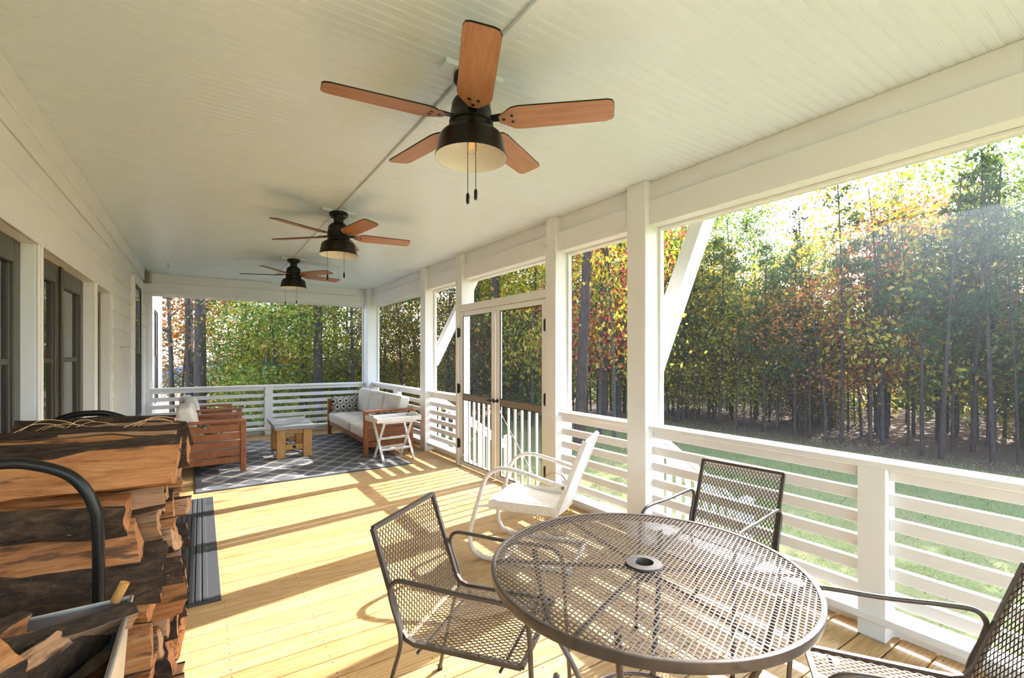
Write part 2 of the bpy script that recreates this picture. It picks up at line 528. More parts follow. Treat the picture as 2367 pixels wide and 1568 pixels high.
# ------------------------------------------------------------------ screen doors
trim_4 = struct('trim_4', 'white head casing over the screen doors')
MB().box(2.862, 3.03, 3.705, 5.618, 2.036, 2.124).build('head_casing', WHITE_TRIM, trim_4, bevel=.003)
def screen_door(name, y0, y1, hinge_y, label):
    d = struct(name, label)
    X0, X1 = 2.868, 2.902
    st = .088
    z0, z1 = .012, 2.030
    for yy in (y0, y1-st): MB().box(X0, X1, yy, yy+st, z0, z1).build('stile', WHITE_TRIM, d, bevel=.003)
    MB().box(X0, X1, y0+st, y1-st, 1.972, z1).build('top_rail', WHITE_TRIM, d, bevel=.003)
    MB().box(X0, X1, y0+st, y1-st, z0, .062).build('bottom_rail', WHITE_TRIM, d, bevel=.003)
    MB().box(X0-.002, X1, y0+st, y1-st, .878, .951).build('mid_rail', TAUPE, d, bevel=.003)
    a, b = y0+st, y1-st
    for q0, q1 in ((.951, 1.972), (.062, .878)):
        m = MB()
        for yy in (a, b-.009): m.box(X0+.004, X0+.014, yy, yy+.009, q0, q1)
        for zz in (q0, q1-.009): m.box(X0+.004, X0+.014, a+.009, b-.009, zz, zz+.009)
        m.build('screen_spline', BLACK, d)
        MB().add([(X0+.012, a, q0), (X0+.012, b, q0), (X0+.012, b, q1), (X0+.012, a, q1)], [(0,1,2,3)]).build('insect_screen', SCREEN, d)
    for k in range(5):
        yc = a + (b-a)*(k+1)/6
        MB().box(X1-.012, X1+.016, yc-.011, yc+.011, .062, .878).build('baluster', WHITE_TRIM, d, bevel=.002)
    for z in (1.76, 1.02, .294):
        h = MB(); h.box(2.846, 2.868, hinge_y-.03, hinge_y+.03, z-.055, z+.055)
        h.tube([(2.850, hinge_y, z-.065), (2.850, hinge_y, z+.065)], .012, 8)
        h.build('hinge', BLACK, d)
    free = y0 if hinge_y > y0+.3 else y1
    sgn = 1 if free == y0 else -1
    k = MB(); yk = free + sgn*.045
    k.lathe([(.0, 0), (.022, 0), (.022, .006), (.009, .008), (.009, .04), (.02, .043), (.022, .055), (.0, .06)], 14)
    rot = Matrix.Rotation(-PI/2, 4, 'Y')
    k.v = [tuple(rot @ Vector(p) + Vector((X0, yk, .93))) for p in k.v]
    k.tube([(X0-.045, yk, .93), (X0-.05, yk+sgn*.075, .925)], .007, 8)
    k.build('handle', BLACK, d, smooth=40)
    far = y1 if free == y0 else y0
    MB().tube([(X0-.012, free+sgn*.05, .875), (X0-.012, far-sgn*.03, .06)], .0035, 6).build('tension_wire', ZINC, d)
    m_ = Vector((X0-.012, free+sgn*.05, .875)).lerp(Vector((X0-.012, far-sgn*.03, .06)), .45)
    dv = (Vector((0, far-sgn*.03-(free+sgn*.05), .06-.875))).normalized()
    MB().tube([m_-dv*.06, m_+dv*.06], .007, 6).build('turnbuckle', ZINC, d)
    return d
screen_door('door_4', 4.700, 5.612, 5.618, 'screen door leaf nearer the sofa with vertical balusters below')
screen_door('door_5', 3.712, 4.690, 3.708, 'screen door leaf nearer the rocking chair with vertical balusters below')

# ------------------------------------------------------------------ stairs down to the lawn
GZ = -.86
stairs = thing('porch_stairs', 'white wooden steps down to the lawn outside the screen doors', 'stairs', (3.08, 2.63, 0))
for k in range(5):
    MB().box(.03+k*.26, .03+k*.26+.29, 0, 4.13, -.172*(k+1)-.03, -.172*(k+1)).build('tread', wood('stair_tread_wood', (.42,.30,.16), (.55,.42,.24), (.62,.5,.32)) if k == 0 else bpy.data.materials['stair_tread_wood'], stairs, bevel=.004)
    MB().box(.03+k*.26, .05+k*.26, 0, 4.13, -.172*(k+1), -.172*k-.03).build('riser', WHITE_TRIM, stairs)
def stair_rail(y, label):
    t = thing('stair_railing', label, 'railing', (3.05, y, 0))
    e = Vector((1.32, 0, 0)); top0, top1 = Vector((.02, 0, .84)), Vector((1.32, 0, -.03))
    MB().bar(top0, top1, .09, .035).build('hand_rail', WHITE_TRIM, t, bevel=.003)
    MB().bar(top0+Vector((0,0,-.08)), top1+Vector((0,0,-.08)), .035, .085).build('sub_rail', WHITE_TRIM, t)
    MB().bar(top0+Vector((0,0,-.72)), top1+Vector((0,0,-.72)), .035, .07).build('lower_rail', WHITE_TRIM, t)
    for k in range(10):
        f = (k+.6)/10.4
        p = top0.lerp(top1, f)
        MB().box(p.x-.016, p.x+.016, -.016, .016, p.z-.72, p.z-.08).build('baluster', WHITE_TRIM, t)
    MB().box(1.32, 1.42, -.05, .05, GZ, .06).build('newel_post', WHITE, t, bevel=.004)
    m = MB(); m.add([(1.31,-.06,.06),(1.43,-.06,.06),(1.43,.06,.06),(1.31,.06,.06),(1.37,0,.10)], [(0,3,2,1),(0,1,4),(1,2,4),(2,3,4),(3,0,4)])
    m.build('newel_cap', WHITE_TRIM, t)
stair_rail(2.56, 'white stair railing outside the bay beside the round table')
stair_rail(6.83, 'white stair railing seen through the screen doors')

# small wall speaker under the ceiling at the far end of the house wall
sp = thing('wall_speaker', 'small grey speaker on the house wall under the far ceiling corner', 'speaker', (-.70, 9.35, 2.69))
MB().box(-.06, .02, -.07, .07, -.09, .09).build('cabinet', plain('speaker_grey', (.22, .21, .19), .5), sp, bevel=.012, seg=2)
MB().box(.02, .045, -.06, .06, -.085, .085).build('grille', plain('speaker_grille', (.45, .44, .41), .6), sp, bevel=.01, seg=2)
# ------------------------------------------------------------------ ceiling fans
FAN_BLK = plain('fan_black', (.012, .010, .009), .28, .35, var=.15)
BLADE = wood('fan_blade_wood', (.30, .13, .055), (.40, .185, .085), (.47, .235, .115), stretch=(1.2, 14, 14), scale=2.5, rough=.38, bump=.03, fine=8)
SHADE_IN = plain('shade_lining_white', (.80, .76, .68), .5, var=.01)
t_ = NT('clear_bulb_glass')
g_ = t_.n('BsdfGlass'); g_.inputs['Roughness'].default_value = .02; g_.inputs['IOR'].default_value = 1.2
tp_ = t_.n('BsdfTransparent'); mx_ = t_.n('MixShader'); mx_.inputs[0].default_value = .45
t_.link(tp_.outputs[0], mx_.inputs[1]); t_.link(g_.outputs[0], mx_.inputs[2])
BULB = t_.done(mx_.outputs[0])
t_ = NT('amber_filament')
FIL = t_.done(t_.bsdf((.9, .45, .08), .5, **{'Emission Color': (1, .5, .12, 1), 'Emission Strength': .45}))

def make_fan():
    f = thing('ceiling_fan', 'x', 'ceiling fan', (0, 0, ZC-.018), group='ceiling fans along the centre batten')
    MB().box(-.15, .15, -.045, .045, -.006, .018).build('mounting_block', CEIL, f, bevel=.003)
    MB().lathe([(0, 0), (.082, 0), (.085, -.012), (.083, -.03), (.066, -.040), (.064, -.048), (.044, -.05), (0, -.05)], 28).build('canopy', FAN_BLK, f, smooth=40)
    MB().lathe([(.045, -.045), (.045, -.10)], 24).build('neck', FAN_BLK, f, smooth=40)
    MB().lathe([(.044, -.098), (.06, -.102), (.083, -.122), (.092, -.14), (.092, -.165), (.096, -.168), (.096, -.172), (.094, -.178),
                (.100, -.19), (.100, -.215), (.104, -.22), (.104, -.232), (.098, -.236), (.100, -.262), (.088, -.268)], 32).build('motor_housing', FAN_BLK, f, smooth=40)
    MB().lathe([(.098, -.258), (.108, -.266), (.130, -.276), (.146, -.290), (.152, -.306), (.160, -.35), (.167, -.385), (.171, -.387), (.171, -.393)], 36).build('shade', FAN_BLK, f, smooth=50)
    MB().lathe([(.170, -.393), (.164, -.385), (.156, -.35), (.147, -.306), (.140, -.292), (.120, -.280), (.02, -.272)], 36).build('shade_lining', SHADE_IN, f, smooth=50)
    b = MB().lathe([(.013, -.272), (.014, -.29), (.020, -.31), (.030, -.335), (.030, -.35), (.020, -.368), (0, -.374)], 16).build('bulb', BULB, f, smooth=60)
    fm = MB()
    for k in range(4):
        a = PI/2*k+.4; fm.tube([(.008*math.cos(a), .008*math.sin(a), -.305), (.012*math.cos(a), .012*math.sin(a), -.35)], .0022, 6)
    fm.tube([(0, 0, -.29), (0, 0, -.305)], .006, 6)
    fm.build('filament', FIL, b)
    MB().tube([(0, 0, -.268), (0, 0, -.29)], .016, 12).build('socket', SHADE_IN, f, smooth=40)
    pitch = R(-11)
    zb = -.218
    ol = [(.135, -.022), (.20, -.070), (.235, -.076), (.63, -.068), (.652, -.060), (.660, -.04), (.662, .04), (.655, .060), (.63, .070), (.235, .076), (.20, .070), (.135, .022)]
    for k in range(5):
        m = Matrix.Rotation(2*PI*k/5, 4, 'Z') @ Matrix.Translation((0, 0, zb)) @ Matrix.Rotation(pitch, 4, 'X')
        bl = MB(); bl.prism(ol, -.0030, .0035)
        bl.cur = 1
        bl.prism([(x*1.002+.0005, y*1.012) for x, y in ol], -.0018, .0042)
        b_ = bl.build('blade', [BLADE, FAN_BLK], f, (0, 0, zb), m.to_euler())
        # put grain along the blade by keeping the mesh in fan space; bracket and screws are pieces of the blade
        br = MB()
        br.add([Vector(p) for p in [(.085,-.016,.004),(.19,-.03,.004),(.215,0,.004),(.19,.03,.004),(.085,.016,.004),(.085,-.016,.012),(.19,-.03,.012),(.215,0,.012),(.19,.03,.012),(.085,.016,.012)]],
               [(4,3,2,1,0),(5,6,7,8,9),(0,1,6,5),(1,2,7,6),(2,3,8,7),(3,4,9,8),(4,0,5,9)])
        br.build('bracket', FAN_BLK, b_)
        for q, (sx, sy) in enumerate(((.158, 0), (.198, -.020), (.198, .020))):
            sc = MB(); sc.lathe([(0, -.0065), (.007, -.006), (.0085, -.003)], 10)
            sc.v = [tuple(Vector(p)+Vector((sx, sy, 0))) for p in sc.v]
            sc.build('screw', FAN_BLK, b_)
    for sx, sy, ln in ((-.061, -.079, .59), (-.031, -.099, .572)):
        c = MB().tube([(sx, sy, -.27), (sx, sy, -ln)], .0016, 5).build('pull_chain', FAN_BLK, f)
        c2 = MB(); c2.lathe([(0, 0), (.005, -.002), (.008, -.012), (.008, -.04), (.005, -.05), (0, -.051)], 10, (sx, sy, -ln)).build('pull_knob', FAN_BLK, c, smooth=50)
    return f
fan = make_fan()
FX = 1.068
for i, (yy, rz, lab) in enumerate(((1.967, 28.9, 'nearest black ceiling fan with five wooden blades and bell shade'),
                                   (4.547, -8, 'middle of the three black ceiling fans with wooden blades'),
                                   (7.11, 15, 'farthest black ceiling fan, smallest in view, above the lounge seats'))):
    o = fan if i == 0 else copy_tree(fan)
    o.location = (FX, yy, ZC-.018); o.rotation_euler = (0, 0, R(rz)); o['label'] = lab
    for ch in o.children:                        # blades turn; chains, block and batten line stay square to the porch
        if ch.name.startswith(('mounting_block', 'pull_chain')):
            ch.rotation_euler = (0, 0, -R(rz))
            if i and ch.name.startswith('pull_chain'):
                k = 1 if ch.data.vertices[0].co.x > -.05 else -1
                ch.location = Matrix.Rotation(-R(rz), 3, 'Z') @ Vector((k*.048, -k*.032, 0))

# ------------------------------------------------------------------ patio table and mesh chairs
IRON = plain('bronze_iron', (.115, .098, .09), .36, .6, var=.15, scale=30)
def lattice(mb, inside, x0, x1, y0, y1, lx, ly, wdt, th, fn):
    """expanded metal: diamonds sharing their strands; fn maps (x, y, h) to 3-D"""
    idx = {}
    vs_, fs_ = [], []
    def node(i, j):
        k = (i, j)
        if k not in idx:
            idx[k] = len(vs_); vs_.append(fn(x0+i*lx/2, y0+j*ly/2, 0))
        return idx[k]
    ni, nj = int((x1-x0)/(lx/2)), int((y1-y0)/(ly/2))
    sx, sy = 1-wdt/ly*1.15, 1-wdt/ly*1.15
    for i in range(1, ni):
        for j in range(1, nj):
            if (i+j) % 2: continue
            cx, cy_ = x0+i*lx/2, y0+j*ly/2
            if not inside(cx, cy_): continue
            o = [node(i-1, j), node(i, j-1), node(i+1, j), node(i, j+1)]
            p = len(vs_)
            hx, hy = lx/2*sx, ly/2*sy
            for h in (0, -th):
                vs_ += [fn(cx-hx, cy_, h), fn(cx, cy_-hy, h), fn(cx+hx, cy_, h), fn(cx, cy_+hy, h)]
            for k in range(4):
                k2 = (k+1) % 4
                fs_.append((o[k], o[k2], p+k2, p+k))
                fs_.append((p+k, p+k2, p+4+k2, p+4+k))
    mb.add(vs_, fs_)

TX, TY, TZ, TR = 1.307, 1.132, .72, .537
tb = thing('patio_table', 'round dark metal mesh patio table with centre umbrella hole', 'table', (TX, TY, 0))
m = MB(); lattice(m, lambda x, y: .045**2 < x*x+y*y < (TR-.008)**2, -.56, .56, -.56, .56, .0290, .0205, .0046, .002, lambda x, y, h: (x*.551+y*.834, x*.834-y*.551, TZ+h))
m.build('mesh_top', IRON, tb)
MB().lathe([(TR-.012, TZ-.028), (TR, TZ-.028), (TR+.003, TZ-.02), (TR+.003, TZ+.002), (TR-.002, TZ+.005), (TR-.012, TZ+.002), (TR-.012, TZ-.028)], 96).build('rim', IRON, tb, smooth=50)
MB().lathe([(.030, TZ-.05), (.030, TZ+.004), (.034, TZ+.009), (.062, TZ+.007), (.065, TZ+.001), (.03, TZ-.002)], 32).build('umbrella_ring', plain('umbrella_ring_grey', (.055, .052, .05), .45, .3), tb, smooth=40)
for k in range(6):
    a = 2*PI*k/6+.35
    MB().bar((.05*math.cos(a), .05*math.sin(a), TZ-.013), ((TR-.012)*math.cos(a), (TR-.012)*math.sin(a), TZ-.013), .011, .010).build('under_rib', IRON, tb)
for k in range(4):
    a = PI/2*k+.55
    pts = spline([(.42*math.cos(a), .42*math.sin(a), TZ-.02), (.36*math.cos(a), .36*math.sin(a), .45), (.22*math.cos(a), .22*math.sin(a), .2), (.30*math.cos(a), .30*math.sin(a), .012)], 6)
    MB().tube(pts, .011, 10).build('leg', IRON, tb, smooth=50)
MB().tube([(.215*math.cos(2*PI*k/40), .215*math.sin(2*PI*k/40), .19) for k in range(40)], .008, 8, closed=True).build('base_ring', IRON, tb, smooth=50)

def make_mesh_chair():
    c = thing('mesh_chair', 'x', 'chair', group='metal mesh chairs round the patio table')
    HW = .228; zs = .43
    def seatpt(x, t, h):                       # t runs from front edge over the seat up the back
        if t < .44: return (x, .22-t, zs+h)
        q = t-.44; return (x, -.22-q*.327-h*.9, zs+q*.945+h*.3)
    m = MB(); lattice(m, lambda x, y: abs(x) < HW-.004 and .006 < y < .436, -.2375, .2375, 0, .465, .019, .031, .0062, .0015, seatpt)
    m.build('seat_mesh', IRON, c)
    m = MB(); lattice(m, lambda x, y: abs(x) < HW-.004 and .446 < y < .848, -.2375, .2375, .434, .868, .019, .031, .0062, .0015, seatpt)
    m.build('back_mesh', IRON, c)
    loop = [seatpt(-HW, 0, 0), seatpt(-HW, .44, 0)]
    rail = []
    for sx in (-1, 1):
        pts = [seatpt(sx*HW, t, 0) for t in (0, .2, .40)] + [(sx*HW, -.213, zs+.012)] + [seatpt(sx*HW, t, 0) for t in (.48, .6, .75, .854)]
        MB().tube(pts, .0115, 4).build('side_rail', IRON, c)
    MB().tube([seatpt(-HW, .854, 0), seatpt(HW, .854, 0)], .0115, 4).build('top_rail', IRON, c)
    MB().tube([seatpt(-HW, 0, 0), seatpt(HW, 0, 0)], .0115, 4).build('front_rail', IRON, c)
    for sx in (-1, 1):
        x = sx*(HW+.017)
        pts = spline([(x+sx*.01, -.33, .008), (x, -.262, .30), (x, -.226, .44), (x, -.262, .565), (x, -.272, .615), (x, -.245, .650), (x, -.17, .652),
                      (x, 0, .642), (x+sx*.004, .16, .640), (x+sx*.006, .225, .622), (x+sx*.008, .252, .57), (x+sx*.01, .262, .40), (x+sx*.014, .285, .008)], 5)
        MB().tube(pts, .0085, 8).build('arm_and_legs', IRON, c, smooth=60)
        for yy in (-.33, .285):
            MB().lathe([(.0, 0), (.012, 0), (.011, .022), (.0, .022)], 10, (sx*(HW+.030), yy, 0)).build('foot_cap', BLACK, c)
    for yy, zz in ((.15, zs-.02), (-.16, zs-.02)):
        MB().tube([(-HW-.015, yy, zz), (-HW+.03, yy, zz-.004), (HW-.03, yy, zz-.004), (HW+.015, yy, zz)], .006, 6).build('seat_brace', IRON, c)
    return c
ch = make_mesh_chair()
def face(dx, dy): return math.atan2(dy, dx) - PI/2
chairs = [((.926, 1.590), (.614, -.789), 'mesh patio chair at the side of the round table toward the firewood'),
          ((2.245, 1.50), (-.995, -.10), 'mesh patio chair between the round table and the white railing'),
          ((1.712, .505), (-.55, .835), 'mesh patio chair cropped at the lower corner of the picture'),
          ((.80, .625), (.69, .72), 'mesh patio chair in front of the round table, mostly below the picture')]
for i, (p, d, lab) in enumerate(chairs):
    o = ch if i == 0 else copy_tree(ch)
    o.location = (p[0], p[1], 0); o.rotation_euler = (0, 0, face(*d)); o['label'] = lab

# ------------------------------------------------------------------ white metal rocking chair
t_ = NT('worn_white_enamel')
nn = t_.noise(t_.coords((1, 1, 1)), 26, 6, .7)
WENAMEL = t_.done(t_.bsdf(t_.ramp(nn, [(.27, (.30, .22, .15)), (.36, (.70, .69, .66)), (.6, (.80, .79, .77))]), .4))
RUST = plain('rusty_wire', (.30, .20, .10), .5, .6, var=.4, scale=40)
rk = thing('metal_rocking_chair', 'white painted metal lawn chair with curved tube arms and base', 'chair', (2.06, 2.83, 0), face(-.58, .815))
def shell(mb, fn, nu, nv, th):
    base = len(mb.v); vs_, fs_ = [], []
    for s_ in (0, th):
        for j in range(nv+1):
            for i in range(nu+1):
                vs_.append(fn(i/nu*2-1, j/nv, s_))
    W_ = nu+1; N_ = W_*(nv+1)
    for j in range(nv):
        for i in range(nu):
            a = j*W_+i
            fs_.append((a, a+1, a+W_+1, a+W_)); fs_.append((N_+a, N_+a+W_, N_+a+W_+1, N_+a+1))
    for i in range(nu):
        a = i; fs_.append((a+1, a, N_+a, N_+a+1)); a = nv*W_+i; fs_.append((a, a+1, N_+a+1, N_+a))
    for j in range(nv):
        a = j*W_; fs_.append((a, a+W_, N_+a+W_, N_+a)); a = j*W_+nu; fs_.append((a+W_, a, N_+a, N_+a+W_))
    mb.add(vs_, fs_)
m = MB(); shell(m, lambda u, v, s: (.235*u, .26-.50*v, .425-.05*v - .022*math.sin(PI*v) + .018*u*u - s - (.03 if v < .001 else 0)), 12, 14, .006)
m.build('seat', WENAMEL, rk, smooth=50)
m = MB(); m.box(-.235, .235, .254, .264, .385, .425)
for s in (-1, 1): m.box(s*.236-.004, s*.236+.004, -.24, .26, .36, .425)
m.build('seat_skirt', WENAMEL, rk, bevel=.003)
m = MB(); shell(m, lambda u, v, s: (.225*u*(1-.12*max(0, v-.75)*4*max(0, v-.75)*4), -.235-.20*v - .035*(1-u*u)*.8 - s, .36+.56*v - .03*u*u*max(0, v-.6)*2.5), 12, 14, .006)
m.build('backrest', WENAMEL, rk, smooth=50)
m = MB()
for s in (-1, 1): m.bar((s*.228, -.228, .35), (s*.215, -.435, .885), .012, .035, up=(0, 1, .3))
m.build('back_flange', WENAMEL, rk, bevel=.003)
for s in (-1, 1):
    x = s*.262
    pts = spline([(x, -.315, .575), (x, -.20, .600), (x, 0, .650), (x, .12, .665), (x, .215, .64), (x, .275, .575), (x, .315, .46), (x, .365, .30), (x, .395, .17), (x, .375, .07), (x, .31, .025), (x, .15, .016), (x, -.15, .016), (x, -.34, .018)], 6)
    MB().tube(pts, .0155, 10).build('arm_and_runner', WENAMEL, rk, smooth=60)
    MB().tube([(s*.225, -.30, .575), (s*.285, -.30, .575)], .011, 10).build('arm_bolt', RUST, rk, smooth=40)
    MB().tube([(s*.238, .16, .395), (s*.262, .345, .38)], .010, 8).build('seat_bracket', WENAMEL, rk)
for yy in (-.34, .14): MB().tube([(-.262, yy, .018), (.262, yy, .018)], .013, 10).build('cross_bar', WENAMEL, rk, smooth=50)

# wire egg basket behind the rocking chair
BRASS = plain('brass_wire', (.40, .24, .07), .4, .8, var=.4, scale=30)
bk = thing('wire_basket', 'round brass coloured wire basket with a tall handle on the floor behind the rocking chair', 'basket', (2.42, 3.05, 0))
def ring(r, z): return [(r*math.cos(2*PI*k/28), r*math.sin(2*PI*k/28), z) for k in range(28)]
for r, z in ((.105, .006), (.13, .05), (.142, .10), (.15, .15), (.155, .20), (.158, .25)):
    MB().tube(ring(r, z), .0032, 5, closed=True).build('hoop', BRASS, bk)
m = MB()
for k in range(26):
    a = 2*PI*k/26
    m.tube([(r*math.cos(a), r*math.sin(a), z) for r, z in ((.105, .006), (.13, .05), (.15, .15), (.158, .25))], .0017, 4)
for k in range(6): m.tube([(-.10+.04*k*.98, -.09, .006), (-.10+.04*k*.98, .09, .006)], .0017, 4)
w = m.build('wire_ribs', BRASS, bk); w['kind'] = 'stuff'
MB().tube(spline([(-.158, 0, .25), (-.16, 0, .36), (-.09, 0, .46), (0, 0, .49), (.09, 0, .46), (.16, 0, .36), (.158, 0, .25)], 6), .0045, 6).build('bail_handle', RUST, bk, smooth=60)

# ------------------------------------------------------------------ rug and mat
def rug_material():
    t = NT('trellis_rug')
    tc = t.n('TexCoord'); sp = t.n('SeparateXYZ'); t.link(tc.outputs['Object'], sp.inputs[0])
    X_, Y_ = sp.outputs[0], sp.outputs[1]
    px, py = .330, .400
    line = None
    for sgn in (1, -1):
        f = t.math('ADD', t.math('DIVIDE', X_, px), t.math('MULTIPLY', t.math('DIVIDE', Y_, py), sgn))
        f = t.math('ABSOLUTE', t.math('SUBTRACT', t.math('FRACT', t.math('ADD', f, 20.0)), .5))   # .5 on the line
        d1 = t.math('LESS_THAN', t.math('ABSOLUTE', t.math('SUBTRACT', f, .44)), .024)
        line = d1 if line is None else t.math('MAXIMUM', line, d1)
    inx = t.math('LESS_THAN', t.math('ABSOLUTE', X_), 1.145)
    iny = t.math('LESS_THAN', t.math('ABSOLUTE', Y_), 1.475)
    line = t.math('MULTIPLY', line, t.math('MULTIPLY', inx, iny))
    n = t.noise(t.coords((1, 1, 1), False), 260, 3, .7)
    n2 = t.noise(t.coords((300, 60, 1), False), 1, 2, .7)
    g = t.ramp(n, [(.3, (.075, .080, .092)), (.7, (.135, .143, .16))])
    cream = t.ramp(n, [(.3, (.52, .49, .42)), (.7, (.66, .62, .54))])
    return t.done(t.bsdf(t.mix(line, g, cream), .9, bump=n2, bstr=.3, bdist=.002))
rug = thing('area_rug', 'charcoal area rug with a cream diamond trellis under the lounge seats', 'rug', (1.128, 7.52, 0), R(1.2))
MB().box(-1.205, 1.205, -1.53, 1.53, .0005, .009).build('rug_field', rug_material(), rug)
RB = plain('rug_binding', (.05, .055, .065), .9)
for a in ((-1.212, -1.203, -1.53, 1.53), (1.203, 1.212, -1.53, 1.53), (-1.212, 1.212, -1.537, -1.528), (-1.212, 1.212, 1.528, 1.537)):
    MB().box(a[0], a[1], a[2], a[3], .0005, .0102).build('bound_edge', RB, rug)
def mat_material():
    t = NT('ribbed_mat_rubber')
    n = t.noise(t.coords((1, 1, 1), False), 420, 3, .8)
    return t.done(t.bsdf(t.ramp(n, [(.35, (.012, .013, .016)), (.62, (.055, .06, .07))]), .7, bump=n, bstr=.5, bdist=.003))
MATM = mat_material()
mt = thing('door_mat', 'long black ribbed runner mat beside the firewood stack', 'mat', (-.285, 4.51, 0))
MB().box(-.38, .385, -1.22, 1.22, .0005, .007).build('mat_base', MATM, mt, bevel=.002)
for k in range(18):
    x = -.345 + k*.0375
    MB().box(x, x+.026, -1.195, 1.195, .006, .0115).build('rib', MATM, mt, bevel=.002)

# ------------------------------------------------------------------ lounge set
TEAK = wood('teak_red_brown', (.20, .055, .014), (.29, .085, .022), (.36, .125, .038), stretch=(1, 1, 1), scale=6, rough=.38, bump=.05, fine=6)
def fabric(name, c):
    t = NT(name)
    n = t.noise(t.coords((1, 1, 1)), 240, 3, .7); n2 = t.noise(t.coords((1, 1, 1)), 7, 3)
    return t.done(t.bsdf(t.ramp(n2, [(.3, tuple(q*.96 for q in c)), (.7, c)]), .85, bump=n, bstr=.2, bdist=.002))
CREAM = fabric('cream_cushion', (.76, .725, .665))
def cushion(name, par, x0, x1, y0, y1, z0, z1, puff=.03, tilt=None, n=10):
    """soft box: rounded edges and a crowned top"""
    m = MB()
    bm = bmesh.new(); bmesh.ops.create_cube(bm, size=1)
    bmesh.ops.subdivide_edges(bm, edges=bm.edges[:], cuts=n, use_grid_fill=True)
    c = Vector(((x0+x1)/2, (y0+y1)/2, (z0+z1)/2)); s = Vector((x1-x0, y1-y0, z1-z0)); mn = min(s)
    rad = mn*.28
    for v in bm.verts:
        p = Vector(v.co)*2
        q = Vector([p[i]*s[i]/2 for i in range(3)])
        inner = Vector([max(-s[i]/2+rad, min(s[i]/2-rad, q[i])) for i in range(3)])
        d = q-inner
        if d.length > 1e-6: q = inner + d.normalized()*rad
        k = [1-abs(t)**2.5 for t in p]
        ax = min(range(3), key=lambda i: s[i])
        others = [i for i in range(3) if i != ax]
        q[ax] += (1 if p[ax] > 0 else -1)*abs(p[ax])*puff*k[others[0]]*k[others[1]]
        v.co = q
    me = bpy.data.meshes.new(name)
    for f in bm.faces: f.smooth = True
    bm.to_mesh(me); bm.free(); me.materials.append(CREAM)
    o = put(name, me, par, c)
    if tilt: o.rotation_euler = tilt
    return o

def hex_material():
    t = NT('black_white_hexagon_print')
    tc = t.n('TexCoord'); sp = t.n('SeparateXYZ'); t.link(tc.outputs['Object'], sp.inputs[0])
    a = t.math('DIVIDE', sp.outputs[0], .112); b = t.math('DIVIDE', sp.outputs[2], .125)
    ds = []
    for off in (0.0, .5):
        gx = t.math('SUBTRACT', t.math('FRACT', t.math('ADD', t.math('ADD', a, 50.0), off)), .5)
        gy = t.math('MULTIPLY', t.math('SUBTRACT', t.math('FRACT', t.math('ADD', t.math('DIVIDE', t.math('ADD', b, 100.0), 1.732), off)), .5), 1.732)
        ax = t.math('ABSOLUTE', gx); ay = t.math('ABSOLUTE', gy)
        ds.append(t.math('MAXIMUM', ax, t.math('ADD', t.math('MULTIPLY', ax, .5), t.math('MULTIPLY', ay, .866))))
    d = t.math('MINIMUM', ds[0], ds[1])
    col = t.ramp(d, [(0, (.012,)*3), (.20, (.8, .79, .76)), (.30, (.012,)*3), (.38, (.8, .79, .76)), (.44, (.012,)*3)], 'CONSTANT')
    return t.done(t.bsdf(col, .8))
HEXM = hex_material()
def pillow(label, loc, rot, w=.50, h=.30, th=.12):
    p = thing('throw_pillow', label, 'pillow', loc)
    p.rotation_euler = rot
    n = 14; m = MB()
    def fn(i, j, sgn):
        u, v = i/n*2-1, j/n*2-1
        prof = ((1-u**4)*(1-v**4))**.55
        return (w/2*u*(1-.05*(1-v*v)), sgn*th/2*prof, h/2*v*(1-.06*(1-u*u)))
    vs_, fs_ = [], []
    for sgn in (1, -1):
        for j in range(n+1):
            for i in range(n+1): vs_.append(fn(i, j, sgn))
    N_ = (n+1)**2
    for j in range(n):
        for i in range(n):
            a = j*(n+1)+i
            fs_.append((a, a+n+1, a+n+2, a+1)); fs_.append((N_+a, N_+a+1, N_+a+n+2, N_+a+n+1))
    m.add(vs_, fs_).build('cover', HEXM, p, smooth=80)
    return p

def lounge(name, label, cat, loc, rz, length, seats, group=None, rear=0):
    """slatted hardwood frame; faces local +Y, length along local X; depth .74"""
    t = thing(name, label, cat, loc, rz, group)
    D, hl = .74, length/2
    P = .062
    for s in (-1, 1):
        x = s*(hl-P/2)
        for yy in (D/2-P/2, -D/2+P/2):
            MB().box(x-P/2, x+P/2, yy-P/2, yy+P/2, (rear if yy < 0 else 0), .62).build('leg', TEAK, t, bevel=.004)
        MB().box(x-.045, x+.045, -D/2, D/2, .62, .65).build('arm_top', TEAK, t, bevel=.005)
        for zz, hh in ((.505, .085), (.405, .085), (.305, .085), (.205, .085), (.115, .075)):
            MB().box(x-.012, x+.012, -D/2+P, D/2-P, zz, zz+hh).build('side_slat', TEAK, t, bevel=.003)
    MB().box(-hl+P, hl-P, D/2-.05, D/2-.02, .17, .25).build('front_rail', TEAK, t, bevel=.004)
    for zz in (.17, .32, .42, .52):
        MB().box(-hl+P, hl-P, -D/2+.012, -D/2+.036, zz, zz+.08).build('back_slat', TEAK, t, bevel=.003)
    MB().box(-hl+P, hl-P, -D/2+.04, D/2-.05, .20, .225).build('seat_deck', TEAK, t)
    w = (length-2*P-.02)/seats
    for k in range(seats):
        a = -hl+P+.01+k*w
        cushion('seat_cushion', t, a+.003, a+w-.003, -D/2+.06, D/2+.005, .235, .405, .012)
        cushion('back_cushion', t, a+.006, a+w-.006, -D/2+.045, -D/2+.215, .40, .83, .025, tilt=(R(10), 0, 0))
    return t
lounge('sofa', 'three seat red brown slatted wood sofa with cream cushions along the railing', 'sofa', (2.315, 7.96, .0104), PI/2, 2.36, 3, None, -.0100)
